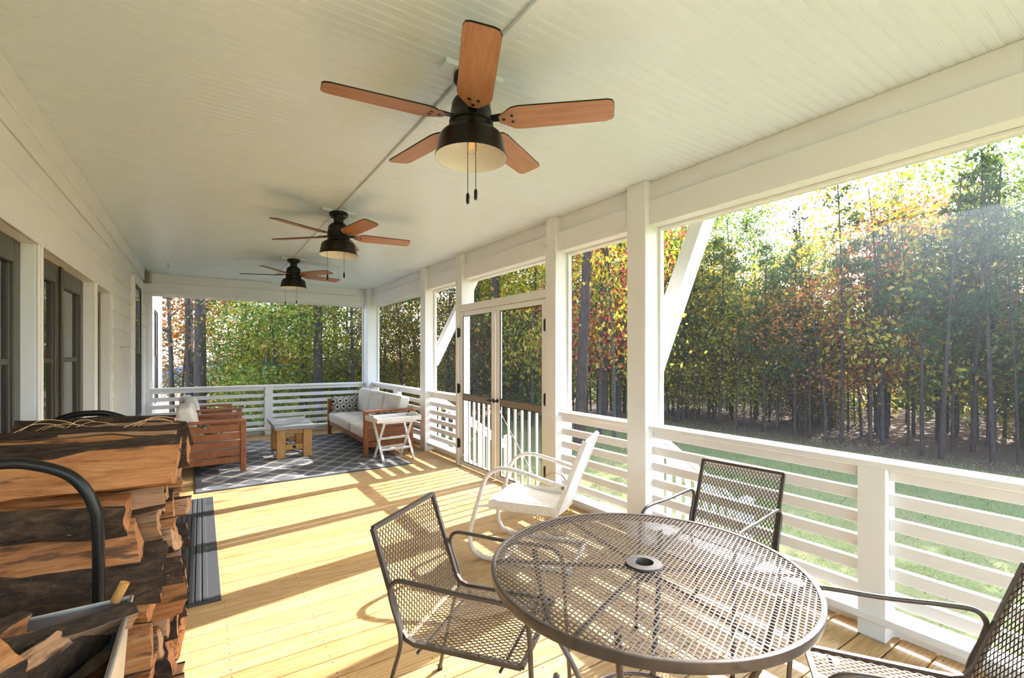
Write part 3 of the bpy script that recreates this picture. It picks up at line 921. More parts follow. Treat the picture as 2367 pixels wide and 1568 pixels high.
lounge('lounge_armchair', 'red brown slatted wood armchair with cream cushions nearer the firewood', 'armchair', (.10, 7.17, .0104), -PI/2, .84, 1, 'slatted wood armchairs facing the sofa', -.0100)
lounge('lounge_armchair', 'red brown slatted wood armchair with cream cushions by the far railing', 'armchair', (.10, 8.62, .0104), -PI/2+R(7), .84, 1, 'slatted wood armchairs facing the sofa', -.0100)
pillow('black and white hexagon pillow on the sofa against its far arm', (2.22, 8.95, .56), (R(-14), 0, R(8)))
pillow('small hexagon pillow on the sofa partly hidden by the near arm', (2.38, 7.02, .50), (R(14), 0, R(-6)), .40, .26)
pillow('black and white hexagon pillow on the armchair nearer the firewood', (.06, 7.0, .53), (R(60), 0, R(-75)), .46, .30)

# concrete topped coffee table
CONC = plain('grey_concrete', (.27, .275, .28), .55, var=.12, scale=14)
PINE = wood('amber_timber', (.36, .16, .035), (.50, .25, .065), (.58, .33, .11), stretch=(9, 9, .8), scale=3, rough=.5, bump=.06)
ct = thing('coffee_table', 'low square table with grey concrete top and chunky amber timber legs', 'table', (1.11, 7.67, 0), R(-1))
MB().box(-.262, .262, -.53, .53, .425, .475).build('concrete_top', CONC, ct, bevel=.005)
for sx in (-1, 1):
    for sy in (-1, 1):
        MB().box(sx*.17-.055, sx*.17+.055, sy*.36-.055, sy*.36+.055, .0104, .425).build('leg', PINE, ct, bevel=.004)
for sy in (-1, 1):
    a = MB().box(-.115, .115, sy*.36-.03, sy*.36+.03, .12, .20).build('end_stretcher', PINE, ct, bevel=.004)
    MB().box(-.022, .022, sy*.392-.004, sy*.392+.004, .138, .182).build('iron_plate', BLACK, a)
    MB().box(-.115, .115, sy*.36-.03, sy*.36+.03, .345, .425).build('top_rail', PINE, ct, bevel=.004)
MB().tube([(0, -.36, .16), (0, .36, .16)], .009, 8).build('tie_rod', BLACK, ct)
for sy in (-1, 1): MB().tube([(-.17, sy*.30, .16), (.17, sy*.30, .02)], .007, 6).build('iron_brace', BLACK, ct)

# white folding tray table
WT = plain('weathered_white_wood', (.76, .75, .73), .6, var=.08, scale=20)
tt = thing('tray_table', 'white wooden folding tray table on crossed legs beside the sofa arm', 'table', (2.265, 6.47, .0104), R(5))
MB().box(-.31, .31, -.20, .20, .545, .557).build('tray_bottom', plain('grey_white_tray', (.60, .60, .59), .6), tt)
for s in (-1, 1):
    MB().box(-.325, .325, s*.205-.008, s*.205+.008, .535, .598).build('tray_side', WT, tt, bevel=.003)
    m = MB()
    pr = [(-.215, .535), (.215, .535), (.215, .60), (.12, .603), (.09, .628), (-.09, .628), (-.12, .603), (-.215, .60)]
    m.add([(s*.318-.008, a, b) for a, b in pr]+[(s*.318+.008, a, b) for a, b in pr], [tuple(range(8))[::-1], tuple(range(8, 16))]+[(i, (i+1) % 8, 8+(i+1) % 8, 8+i) for i in range(8)])
    m.build('tray_end', WT, tt)
for s in (-1, 1):
    MB().bar((s*.225, -.185, .004 if s < 0 else -.006), (s*.225, .17, .535), .022, .034, up=(1, 0, 0)).build('leg', WT, tt, bevel=.003)
    MB().bar((s*.202, .185, .004 if s < 0 else -.006), (s*.202, -.17, .535), .022, .034, up=(1, 0, 0)).build('leg', WT, tt, bevel=.003)
MB().box(-.215, .215, -.105, -.083, .135, .165).build('stretcher', WT, tt, bevel=.003)
MB().box(-.19, .19, .085, .107, .135, .165).build('stretcher', WT, tt, bevel=.003)
MB().box(-.215, .215, .005, .027, .27, .30).build('stretcher', WT, tt, bevel=.003)
for yy in (-.165, .165): MB().box(-.235, .235, yy-.012, yy+.012, .508, .535).build('top_stretcher', WT, tt, bevel=.003)
# ------------------------------------------------------------------ firewood rack and logs
def log_wood():
    t = NT('split_firewood')
    v = t.coords((1.6, 12, 12))
    n1 = t.noise(v, 2.2, 6, .62, 1.2)
    n2 = t.noise(t.coords((3, 70, 70)), 2, 4, .7)
    oi = t.n('ObjectInfo')
    f = t.math('ADD', t.math('MULTIPLY', n1, .65), t.math('MULTIPLY', n2, .35))
    a = t.ramp(f, [(.34, (.05, .016, .006)), (.43, (.33, .12, .035)), (.53, (.43, .175, .055)), (.68, (.58, .32, .14))])
    b = t.ramp(f, [(.33, (.06, .025, .012)), (.43, (.34, .17, .085)), (.55, (.45, .25, .13)), (.72, (.56, .36, .21))])
    col = t.mix(t.math('GREATER_THAN', oi.outputs['Random'], .55), a, b)
    dark = t.noise(t.coords((2, 9, 9)), 3, 3, .6)
    col = t.mix(t.ramp(dark, [(.54, (0, 0, 0)), (.66, (.85, .85, .85))]), col, (.06, .025, .012, 1))
    return t.done(t.bsdf(col, .7, bump=f, bstr=.75, bdist=.012))
LOGW = log_wood()
def bark_mat():
    t = NT('dark_bark')
    v = t.coords((5, 14, 14))
    n = t.noise(v, 3, 7, .7, .6)
    n2 = t.noise(t.coords((10, 26, 26)), 3, 4, .7)
    col = t.ramp(n, [(.3, (.010, .006, .004)), (.5, (.05, .026, .014)), (.66, (.13, .07, .035))])
    col = t.mix(t.ramp(n2, [(.68, (0, 0, 0)), (.74, (1, 1, 1))]), col, (.42, .40, .34, 1))
    return t.done(t.bsdf(col, .8, bump=n, bstr=1.0, bdist=.02))
BARK = bark_mat()
RACKB = plain('rack_black_tube', (.010, .010, .010), .35, .4, var=.2)

rng = random.Random(11)
def log_meshes(seed, length, r, sides):
    """a split log along X: a wedge of a round trunk, the rounded side carries the bark"""
    g = random.Random(seed)
    ang = {2: PI, 3: 1.9, 4: 1.45}[sides] * g.uniform(.85, 1.15)
    arc = 7
    sec = [(r*math.cos(-ang/2+ang*k/(arc-1)), r*math.sin(-ang/2+ang*k/(arc-1))) for k in range(arc)]
    inner = [(-r*g.uniform(.05, .25), r*g.uniform(-.2, .2))] if sides != 4 else [(-.55*r, .35*r), (-.5*r, -.4*r)]
    A, B = sec[-1], sec[0]
    flat = []
    pts_in = [A] + inner + [B]
    for p, q in zip(pts_in, pts_in[1:]):
        for k in range(1, 4):
            f = k/3; flat.append((p[0]+(q[0]-p[0])*f, p[1]+(q[1]-p[1])*f))
    flat = flat[:-1]
    cx = sum(p[0] for p in sec+flat)/len(sec+flat); 
    nx = 9
    ea, eb = g.uniform(-.25, .25), g.uniform(-.25, .25); endt = 1.0
    def ringpts(poly, j, amp):
        x = (j/(nx-1)-.5)*length
        sc = 1 + .05*math.sin(j*.9+seed)
        out = []
        for i, (a, b) in enumerate(poly):
            e = g.uniform(-1, 1)*amp
            xe = x + (g.uniform(-.004, .004) + endt*(a*ea+b*eb) if j in (0, nx-1) else 0)
            out.append((xe, (a-cx)*sc+e, b*sc+g.uniform(-1, 1)*amp + .012*math.sin(j*.55+seed*1.7)))
        return out
    full = sec+flat
    N_ = len(full)
    R_ = [ringpts(full, j, .0045) for j in range(nx)]
    wm = MB()
    wm.add([p for r_ in R_ for p in r_], [(j*N_+i, j*N_+(i+1) % N_, (j+1)*N_+(i+1) % N_, (j+1)*N_+i) for j in range(nx-1) for i in range(N_)])
    for j, flip in ((0, True), (nx-1, False)):
        base = len(wm.v); cc = Vector((0, 0, 0))
        for p in R_[j]: cc += Vector(p)
        cc /= N_; cc.x += 0
        wm.v.append(tuple(cc))
        for i in range(N_):
            q = (j*N_+i, j*N_+(i+1) % N_, base)
            wm.f.append(q[::-1] if not flip else q); wm.mi.append(0)
    bmk = MB(); vs_ = []
    for j in range(nx):
        for i in range(arc):
            p = R_[j][i]
            d = Vector((0, p[1], p[2])).normalized()
            vs_.append(Vector(p)+d*g.uniform(.002, .009)+Vector((p[0]*.0, 0, 0)))
    M_ = len(vs_)
    vs_ += [Vector(R_[j][i])*1.0 - Vector((0, R_[j][i][1], R_[j][i][2])).normalized()*.001 for j in range(nx) for i in range(arc)]
    fs_ = [(j*arc+i, j*arc+i+1, (j+1)*arc+i+1, (j+1)*arc+i) for j in range(nx-1) for i in range(arc-1)]
    fs_ += [(j*arc, (j+1)*arc, M_+(j+1)*arc, M_+j*arc) for j in range(nx-1)]
    fs_ += [((j+1)*arc+arc-1, j*arc+arc-1, M_+j*arc+arc-1, M_+(j+1)*arc+arc-1) for j in range(nx-1)]
    fs_ += [(i+1, i, M_+i, M_+i+1) for i in range(arc-1)]
    e = (nx-1)*arc
    fs_ += [(e+i, e+i+1, M_+e+i+1, M_+e+i) for i in range(arc-1)]
    bmk.add(vs_, fs_)
    return wm.mesh('firewood_log', LOGW, smooth=35), bmk.mesh('bark', BARK, smooth=45)
protos = [log_meshes(100+i, .56, rng.uniform(.070, .082), [3, 4, 3, 2, 4, 3, 3, 4][i % 8]) for i in range(12)]
special = {}
def place_log(p, roll, yaw, tilt, k, sc, label, cat='firewood', group='split logs stacked on the rack'):
    o = put('firewood_log', protos[k][0], None, p)
    b = put('bark', protos[k][1], o)
    o.rotation_euler = (Matrix.Rotation(yaw, 3, 'Z') @ Matrix.Rotation(tilt, 3, 'Y') @ Matrix.Rotation(roll, 3, 'X')).to_euler()
    o.scale = sc
    return tag(o, label, cat, group)
HY0, HY1 = 1.70, 2.95
rows = 10
LABEL = 'split firewood log in the tall stack on the rack'
cols = 9
for j in range(rows):
    for i in range(cols):
        yy = HY0+.104+ (HY1-HY0-.19)*(i+.5*(j % 2)*.6)/(cols-.6)
        if yy > HY1-.085: continue
        zz = .115+.062 + j*.1035 + rng.uniform(-.008, .008)
        xr = -.075 - abs(rng.gauss(0, .04)) + (.03 if rng.random() < .2 else 0) - (.035 if i == 0 and j < 9 else 0)
        if i == 0 and j in (7, 8): xr -= .05
        k = rng.randrange(12)
        s = rng.uniform(.86, 1.02)
        roll = rng.uniform(0, 2*PI)
        lab = LABEL
        if i == 0:
            roll = (rng.uniform(-.7, .7) if rng.random() < .72 else PI+rng.uniform(-.5, .5))
            lab = 'split firewood log facing the camera, %s from the top of the stack front' % ['tenth', 'ninth', 'eighth', 'seventh', 'sixth', 'fifth', 'fourth', 'third', 'second', 'first'][j]
        if j == rows-1: lab = 'split firewood log along the top of the stack, %s back from the front one' % ['', '', 'second', 'third', 'fourth', 'fifth', 'sixth', 'seventh', 'eighth', 'ninth'][i]
        if i == 0 and j == rows-1:
            lab = 'large flat split firewood log at the top front of the stack'; xr = -.07; s = 1.15; roll = .35; k = 2
        if i == 1 and j == rows-1:
            lab = 'dark bark covered firewood log along the top just behind the front one'; roll = PI/2+.4; k = 3; xr = -.07; s = 1.0
        if i == 2 and j == rows-1:
            xr = -.035
        place_log((xr-.28*(.86 if xr < -.12 else 1.0), yy, zz), roll, rng.gauss(0, .03), rng.gauss(0, .03), k, (.86 if xr < -.12 else 1.0, s, s), lab)

rack = thing('firewood_rack', 'black steel tube firewood rack with rounded hoop ends', 'rack', (-.44, (HY0+HY1)/2, 0))
hl = (HY1-HY0)/2
for s in (-1, 1):
    pts = spline([(.205, s*hl, .01), (.205, s*hl, .4), (.205, s*hl, .93), (.195, s*hl, 1.05), (.15, s*hl, 1.135), (.07, s*hl, 1.178), (0, s*hl, 1.186), (-.07, s*hl, 1.178), (-.15, s*hl, 1.135), (-.195, s*hl, 1.05), (-.205, s*hl, .93), (-.205, s*hl, .4), (-.205, s*hl, .01)], 6)
    MB().tube(pts, .0140, 12).build('hoop', RACKB, rack, smooth=60)
for x in (-.12, .12):
    MB().tube([(x, -hl, .072), (x, hl, .072)], .016, 10).build('base_tube', RACKB, rack, smooth=60)
for s in (-1, 1):
    MB().tube([(-.205, s*hl, .072), (.205, s*hl, .072)], .014, 10).build('cross_tube', RACKB, rack, smooth=60)

# loose straw like splinters lying on the top log
FIBRE = plain('pale_wood_fibre', (.62, .38, .18), .7, var=.2)
fr = random.Random(8)
for q in range(9):
    x0 = fr.uniform(-.46, -.16); y0 = fr.uniform(1.80, 1.93); z0 = 1.250+fr.uniform(0, .008)
    ln = fr.uniform(.05, .13); h = fr.uniform(.001, .018); d = fr.uniform(-.05, .05)
    pts = spline([(x0, y0, z0-.012), (x0+ln*.35, y0+d*.5, z0+h), (x0+ln*.7, y0+d, z0+h*.7), (x0+ln, y0+d*1.3, z0-.006)], 5)
    o = MB().tube(pts, [.0010]*(len(pts)-1)+[.0005], 4).build('wood_splinter', FIBRE)
    tag(o, 'thin curled wood splinter lying on top of the firewood stack', 'splinter', 'splinters on the top log')

# ------------------------------------------------------------------ galvanised kindling bin
GALV = plain('galvanised_steel', (.46, .49, .52), .36, .85, var=.18, scale=12)
bn = thing('kindling_bin', 'galvanised metal bin full of kindling in front of the firewood rack', 'bin', (-.335, 1.31, 0))
def frust(z): 
    f = z/.84
    return .13+.055*f, .165+.065*f            # half widths x, y
def wall(sx, sy, name):
    th = .006; m = MB()
    (a0, b0), (a1, b1) = frust(.004), frust(.84)
    if sx:
        v = [(sx*a0, -b0, .004), (sx*a0, b0, .004), (sx*a1, b1, .84), (sx*a1, -b1, .84)]
        v += [(p[0]-sx*th, p[1], p[2]) for p in v]
    else:
        v = [(-a0, sy*b0, .004), (a0, sy*b0, .004), (a1, sy*b1, .84), (-a1, sy*b1, .84)]
        v += [(p[0], p[1]-sy*th, p[2]) for p in v]
    m.add(v, [(0,1,2,3),(7,6,5,4),(0,4,5,1),(1,5,6,2),(2,6,7,3),(3,7,4,0)])
    m.build(name, GALV, bn)
for sx, sy in ((1, 0), (-1, 0), (0, 1), (0, -1)): wall(sx, sy, 'side_panel')
MB().box(-.13, .13, -.165, .165, .002, .010).build('bin_floor', GALV, bn)
MB().tube([(s[0]*.186, s[1]*.231, .84) for s in ((-1,-1),(1,-1),(1,1),(-1,1))], .006, 8, closed=True).build('rolled_rim', GALV, bn)
MB().tube([(.155, .215, .845), (.175, .215, .888)], .011, 10).build('wooden_peg', PINE, bn, smooth=40)
KIN = [((-.36, 1.42, .79), .35, .2, 3, .9), ((-.42, 1.36, .85), .95, .25, 0, 1.05), ((-.33, 1.27, .83), 1.0, -.05, 5, .95), ((-.27, 1.40, .845), .38, -.15, 7, .72),
       ((-.27, 1.33, .80), 1.05, .1, 2, .9), ((-.25, 1.22, .78), 1.15, .0, 6, .9), ((-.40, 1.20, .86), .9, .1, 9, 1.1), ((-.45, 1.46, .79), .2, .3, 4, .8)]
KL = ['short split kindling piece leaning out of the bin toward the rack', 'kindling piece with pale streaked bark in the bin', 'stubby kindling piece deep at the near end of the bin',
      'grey weathered kindling stick lying across the bin rim', 'yellowish kindling piece in the middle of the bin', 'charred dark kindling piece by the bin side',
      'rough bark kindling chunk at the bin front', 'dark kindling piece at the far corner of the bin']
for (p, yaw, tilt, k, s), lab in zip(KIN, KL):
    o = place_log(p, 1.2+k, yaw, -tilt*.5, k, (.50, s*.62, s*.62), lab, 'kindling', 'kindling in the metal bin')
    o.name = 'kindling_stick'
# ------------------------------------------------------------------ ground outside
def ground_z(x, y):
    d = max(0.0, y-13.0) * .085 + max(0.0, -x-1.0)*.05*(1 if y > 10 else 0)
    return GZ - min(d, 3.5)
def grid_mesh(x0, x1, y0, y1, nx, ny, fn):
    vs_ = [(x0+(x1-x0)*i/nx, y0+(y1-y0)*j/ny, fn(x0+(x1-x0)*i/nx, y0+(y1-y0)*j/ny)) for j in range(ny+1) for i in range(nx+1)]
    fs_ = [(j*(nx+1)+i, j*(nx+1)+i+1, (j+1)*(nx+1)+i+1, (j+1)*(nx+1)+i) for j in range(ny) for i in range(nx)]
    return MB().add(vs_, fs_)
def lawn_material():
    t = NT('lawn_and_leaf_litter')
    tc = t.n('TexCoord'); v = tc.outputs['Object']
    n = t.noise(v, 1.3, 5, .6); n2 = t.noise(v, 28, 4, .7); n3 = t.noise(v, 9, 3, .7)
    g = t.ramp(n2, [(.3, (.10, .135, .035)), (.55, (.21, .24, .07)), (.75, (.36, .35, .13))])
    g = t.mix(t.ramp(n, [(.45, (0, 0, 0)), (.7, (.6, .6, .6))]), g, (.30, .25, .12, 1))
    lit = t.ramp(n2, [(.3, (.05, .028, .016)), (.55, (.16, .085, .045)), (.75, (.30, .17, .09))])
    sp = t.n('SeparateXYZ'); t.link(v, sp.inputs[0])
    e = t.math('ADD', sp.outputs[0], t.math('MULTIPLY', n3, 2.0))
    f = t.math('SMOOTH_MIN', t.math('MULTIPLY', t.math('SUBTRACT', e, 13.6), 1.2), 1.0, .1, clamp=True)
    e2 = t.math('ADD', sp.outputs[1], t.math('MULTIPLY', n3, 2.0))
    f2 = t.math('SMOOTH_MIN', t.math('MULTIPLY', t.math('SUBTRACT', e2, 15.2), 1.0), 1.0, .1, clamp=True)
    f = t.math('MAXIMUM', f, f2, clamp=True)
    return t.done(t.bsdf(t.mix(f, g, lit), .9, bump=n2, bstr=.6, bdist=.03))
lawn = grid_mesh(-60, 90, -40, 120, 75, 80, ground_z).build('lawn', lawn_material(), smooth=60)
tag(lawn, 'green lawn running into brown leaf litter under the trees', None, None, 'structure')
hm = MB(); N_ = 60
vs_ = []
for i in range(N_+1):
    a = R(-50 + 110*i/N_)
    x, yy = 190*math.sin(a), 190*math.cos(a)
    h = -1.0 + 2.4*math.sin(i*.35)*math.sin(i*.13+1) + 1.0*math.sin(i*.9)
    vs_ += [(x, yy, -14), (x, yy, h), (x*1.2, yy*1.2, -14)]
fs_ = []
for i in range(N_):
    a = i*3; fs_ += [(a, a+3, a+4, a+1), (a+1, a+4, a+5, a+2)]
hills = hm.add(vs_, fs_).build('hills', plain('distant_blue_hills', (.16, .21, .27), .95, var=.25, scale=.2), smooth=60)  # distance haze is put into the blue base colour
tag(hills, 'low blue hills on the horizon', None, None, 'structure')
# grass blades on the lawn
nr = np.random.default_rng(5)
def tri_cloud(name, mat_, verts, k, kind=None):
    """verts: (n, k, 3) array, each row one face"""
    n = verts.shape[0]
    me = bpy.data.meshes.new(name)
    me.vertices.add(n*k); me.loops.add(n*k); me.polygons.add(n)
    me.vertices.foreach_set('co', verts.astype(np.float32).ravel())
    me.loops.foreach_set('vertex_index', np.arange(n*k, dtype=np.int32))
    me.polygons.foreach_set('loop_start', np.arange(0, n*k, k, dtype=np.int32))
    me.materials.append(mat_)
    me.update(calc_edges=True)
    return me
def leaf_mat(name, stops, trans=.5, rough=.6):
    t = NT(name)
    ge = t.n('NewGeometry'); oi = t.n('ObjectInfo')
    f = t.math('FRACT', t.math('ADD', t.math('MULTIPLY', ge.outputs['Random Per Island'], .8), t.math('MULTIPLY', oi.outputs['Random'], .35)))
    c = t.ramp(f, stops)
    d = t.n('BsdfDiffuse'); t.link(c, d.inputs[0])
    tr = t.n('BsdfTranslucent'); t.link(t.mix(1.0, c, (1.25, 1.2, .8, 1), 'MULTIPLY'), tr.inputs[0])
    gl = t.n('BsdfGlossy'); gl.inputs['Roughness'].default_value = .35; gl.inputs[0].default_value = (.6, .6, .6, 1)
    m1 = t.n('MixShader'); m1.inputs[0].default_value = trans
    t.link(d.outputs[0], m1.inputs[1]); t.link(tr.outputs[0], m1.inputs[2])
    m2 = t.n('MixShader'); m2.inputs[0].default_value = .05
    t.link(m1.outputs[0], m2.inputs[1]); t.link(gl.outputs[0], m2.inputs[2])
    return t.done(m2.outputs[0])
LV = {
 'green': leaf_mat('leaves_green', [(0, (.045, .10, .014)), (.5, (.12, .21, .03)), (.85, (.26, .34, .05)), (1, (.40, .38, .06))]),
 'yellow': leaf_mat('leaves_yellow', [(0, (.12, .19, .02)), (.35, (.32, .33, .03)), (.7, (.55, .43, .04)), (1, (.48, .25, .03))]),
 'orange': leaf_mat('leaves_orange', [(0, (.14, .09, .025)), (.4, (.36, .15, .035)), (.75, (.46, .17, .04)), (1, (.36, .09, .03))]),
 'red': leaf_mat('leaves_red', [(0, (.20, .03, .025)), (.5, (.42, .05, .045)), (.85, (.50, .085, .06)), (1, (.40, .14, .04))]),
 'olive': leaf_mat('leaves_olive', [(0, (.05, .06, .02)), (.5, (.12, .125, .04)), (.85, (.22, .19, .07)), (1, (.30, .20, .07))]),
 'mixed': leaf_mat('leaves_mixed', [(0, (.03, .055, .015)), (.35, (.10, .15, .03)), (.6, (.26, .27, .045)), (.8, (.46, .34, .05)), (1, (.38, .14, .05))]),
 'needle': leaf_mat('pine_needles', [(0, (.028, .06, .022)), (.5, (.065, .115, .035)), (1, (.16, .20, .06))], .38),
 'grass': leaf_mat('grass_blades', [(0, (.11, .15, .03)), (.5, (.23, .26, .07)), (1, (.42, .40, .17))], .4),
}
n = 26000
gx = 3.3 + nr.random(n)**.8*11.0; gy = -4 + nr.random(n)*22
g0 = np.stack([gx, gy, np.full(n, GZ)], 1); an = nr.random(n)*2*PI
w_ = np.stack([np.cos(an), np.sin(an), np.zeros(n)], 1)*.006
tip = g0 + np.stack([nr.normal(0, .03, n), nr.normal(0, .03, n), .03+.04*nr.random(n)], 1)
gr = put('grass', tri_cloud('grass', LV['grass'], np.stack([g0-w_, g0+w_, tip], 1), 3))
tag(gr, 'short grass blades across the sunny lawn', 'grass', None, 'stuff')

# ------------------------------------------------------------------ trees
def bark_tree(name, lo, hi):
    t = NT(name); v = t.coords((9, 9, 1.6))
    n = t.noise(v, 2.5, 6, .7, .5)
    return t.done(t.bsdf(t.ramp(n, [(.3, lo), (.7, hi)]), .9, bump=n, bstr=.8, bdist=.03))
TRUNK_P = bark_tree('pine_bark', (.022, .014, .011), (.105, .070, .055))
TRUNK_D = bark_tree('grey_bark', (.028, .024, .020), (.12, .105, .09))
def rand_dirs(n):
    v = nr.normal(size=(n, 3)); return v/np.linalg.norm(v, axis=1, keepdims=True)
def leaf_quads(c, size, up=.3):
    n = len(c)
    nrm = rand_dirs(n); nrm[:, 2] += up; nrm /= np.linalg.norm(nrm, axis=1, keepdims=True)
    a = np.cross(nrm, rand_dirs(n)); a /= np.linalg.norm(a, axis=1, keepdims=True)
    b = np.cross(nrm, a)
    s = (size*(.6+.8*nr.random(n)))[:, None]
    return np.stack([c-a*s, c+b*s*.55+nrm*s*.12, c+a*s, c-b*s*.55+nrm*s*.12], 1)
def needle_tufts(c, d, ln, k):
    """k thin triangles fanned round direction d at every centre"""
    n = len(c); out = []
    for i in range(k):
        e = d + rand_dirs(n)*.75
        e /= np.linalg.norm(e, axis=1, keepdims=True)
        w = np.cross(e, rand_dirs(n)); w /= np.linalg.norm(w, axis=1, keepdims=True)
        L_ = (ln*(.7+.6*nr.random(n)))[:, None]
        out.append(np.stack([c-w*.013, c+w*.013, c+e*L_], 1))
    return np.concatenate(out)
def limb(mb, a, b, r0, r1, sag=0, n=4, sides=5):
    pts = []
    for i in range(n+1):
        f = i/n; p = a.lerp(b, f); p.z -= sag*math.sin(PI*f); pts.append(p)
    mb.tube(pts, [r0+(r1-r0)*i/n for i in range(n+1)], sides)
    return pts
def pine_proto(seed, H, r, start, spread, tufts, dead=6):
    g = random.Random(seed); m = MB()
    lean = Vector((g.uniform(-.25, .25), g.uniform(-.25, .25), 0))
    def axis(f): return Vector((lean.x*f*f*1.5, lean.y*f*f*1.5, H*f))
    m.tube([axis(i/10) for i in range(11)], [r*(1-.88*i/10)+.006 for i in range(11)], 8)
    C, D = [], []
    nb = int(22*(1-start)*H/7)+6
    for i in range(nb):
        f = start+(1-start)*(i+.5)/nb
        a = g.uniform(0, 2*PI); ln = spread*(1.08-f)**.75*g.uniform(.6, 1.15)+.12
        d = Vector((math.cos(a), math.sin(a), g.uniform(.05, .55)))
        A = axis(f); B = A+d*ln
        limb(m, A, B, .018*(1.3-f)+.004, .004, -.05, 3, 4)
        k = max(4, int(tufts/nb*(.5+ln)))
        for _ in range(k):
            q = g.uniform(.3, 1.02); p = A.lerp(B, q)
            p += Vector((g.gauss(0, .10+.10*ln), g.gauss(0, .10+.10*ln), g.gauss(0, .07)))
            C.append(p); D.append(d*.6+Vector((0, 0, .5)))
    for i in range(dead):
        f = g.uniform(.12, start); a = g.uniform(0, 2*PI); A = axis(f)
        limb(m, A, A+Vector((math.cos(a), math.sin(a), g.uniform(-.1, .3)))*g.uniform(.3, .9), .010, .003, 0, 2, 4)
    t = m.mesh('trunk', TRUNK_P, smooth=60)
    tv = needle_tufts(np.array(C), np.array(D), .17, 9)
    return t, tri_cloud('crown', LV['needle'], tv, 3)
def leafy_proto(seed, H, r, start, spread, leaves, key, size=.085, cl=.36):
    g = random.Random(seed); m = MB()
    lean = Vector((g.uniform(-.5, .5), g.uniform(-.5, .5), 0))
    def axis(f): return Vector((lean.x*f*f, lean.y*f*f, H*f))
    m.tube([axis(i/8) for i in range(9)], [r*(1-.85*i/8)+.005 for i in range(9)], 7)
    tips = []
    nb = int(H*3.2)
    for i in range(nb):
        f = start+(1-start)*(i+.3)/nb; a = i*2.4+g.uniform(-.5, .5)
        ln = spread*(1.15-.75*abs(f-.55)*1.6)*g.uniform(.6, 1.1)
        A = axis(f); B = A+Vector((math.cos(a), math.sin(a), g.uniform(.15, .7)))*ln
        pts = limb(m, A, B, r*.32*(1.2-f)+.004, .004, -.06, 4, 4)
        for q in range(3):
            A2 = pts[1+q]; a2 = a+g.uniform(-1.2, 1.2)
            B2 = A2+Vector((math.cos(a2), math.sin(a2), g.uniform(0, .6)))*ln*.45
            limb(m, A2, B2, .008, .002, 0, 2, 3); tips.append(B2)
        tips.append(B)
    t = m.mesh('trunk', TRUNK_D, smooth=60)
    leaves = int(leaves*2.2)
    T = np.array(tips); idx = nr.integers(0, len(T), leaves)
    c = T[idx] + nr.normal(0, 1, (leaves, 3))*np.array([cl, cl, cl*.6])
    return t, tri_cloud('crown', LV[key], leaf_quads(c, size*.56), 4)

def tree_thing(name, proto, x, y, sc, rz, label, group, lean=(0, 0)):
    t = thing(name, label, 'tree', (x, y, ground_z(x, y)-.05), rz, group)
    t.rotation_euler = (lean[0], lean[1], rz)
    t.scale = (sc[0], sc[0], sc[1])
    put('trunk', proto[0], t); put('crown', proto[1], t)
    return t
PINES = [pine_proto(1, 8.2, .066, .44, 1.15, 520, 14), pine_proto(2, 8.8, .058, .50, 1.05, 470, 16), pine_proto(3, 7.8, .062, .38, 1.2, 560, 14), pine_proto(4, 9.2, .055, .54, 1.0, 440, 16), pine_proto(5, 6.0, .045, .30, .9, 380, 12), pine_proto(6, 7.0, .035, .62, .6, 140, 18)]
TALL = [pine_proto(11, 17, .15, .62, 2.2, 1500, 14), pine_proto(12, 16, .13, .55, 2.0, 1500, 16)]
LEAFY = {
 'yellow': [leafy_proto(21, 4.6, .04, .22, 1.15, 2300, 'yellow', .075), leafy_proto(22, 3.4, .03, .15, 1.0, 1700, 'yellow', .07)],
 'orange': [leafy_proto(23, 5.2, .045, .25, 1.2, 2100, 'orange', .07), leafy_proto(24, 3.6, .03, .2, 1.0, 1500, 'orange', .07)],
 'red': [leafy_proto(25, 5.6, .05, .25, 1.25, 2300, 'red', .075), leafy_proto(26, 3.8, .03, .2, 1.0, 1400, 'red', .07)],
 'green': [leafy_proto(27, 6.0, .06, .15, 1.7, 4200, 'green', .085), leafy_proto(28, 3.2, .03, .08, 1.1, 2200, 'green', .075), leafy_proto(29, 8.5, .09, .2, 2.3, 6500, 'green', .095)],
 'olive': [leafy_proto(30, 7.5, .08, .2, 2.1, 5200, 'olive', .085), leafy_proto(31, 2.4, .02, .05, 1.0, 2000, 'olive', .06)],
}
tr = random.Random(3)
def jit(a, s): return a+tr.uniform(-s, s)
# pine stand along the right of the lawn
PL = 'slender dark pine in the dense stand across the lawn'
row = 0
for d, step in ((0, .62), (1.2, .62), (2.5, .7), (4.2, .85), (6.0, 1.0)):
    y = -3.0
    while y < 17.5:
        x = 14.2 + d + tr.uniform(-.5, .5) - (max(0, y-9)*.06)
        s = tr.uniform(.62, .88); tall = 1.0 + .03*d + (.16 if y < 3.0 else 0)
        tree_thing('pine_tree', PINES[tr.choice([0, 1, 2, 3, 4, 5, 5])], x, jit(y, .3), (s, s*tall), tr.uniform(0, 6.28), PL, 'pine stand beyond the lawn', (tr.gauss(0, .018), tr.gauss(0, .018)))
        y += step*tr.uniform(.75, 1.3)
UL = {'yellow': 'small yellow leaved sapling among the pines', 'orange': 'small orange brown leaved sapling among the pines', 'red': 'small red leaved sapling among the pines',
      'green': 'small green leaved sapling among the pines', 'olive': 'low olive shrub at the foot of the pines'}
def scatter(keys, n, xr, yr, szr, group, labels=UL, pick=None):
    for _ in range(n):
        k = tr.choice(keys); pr = LEAFY[k]
        x, y = tr.uniform(*xr), tr.uniform(*yr)
        s = tr.uniform(*szr)
        tree_thing('sapling_tree' if k != 'olive' else 'woodland_shrub', pr[(len(pr)-1 if k == 'olive' else tr.randrange(min(2, len(pr))))], x, y, (s, s*tr.uniform(.9, 1.2)), tr.uniform(0, 6.28), labels[k], group)
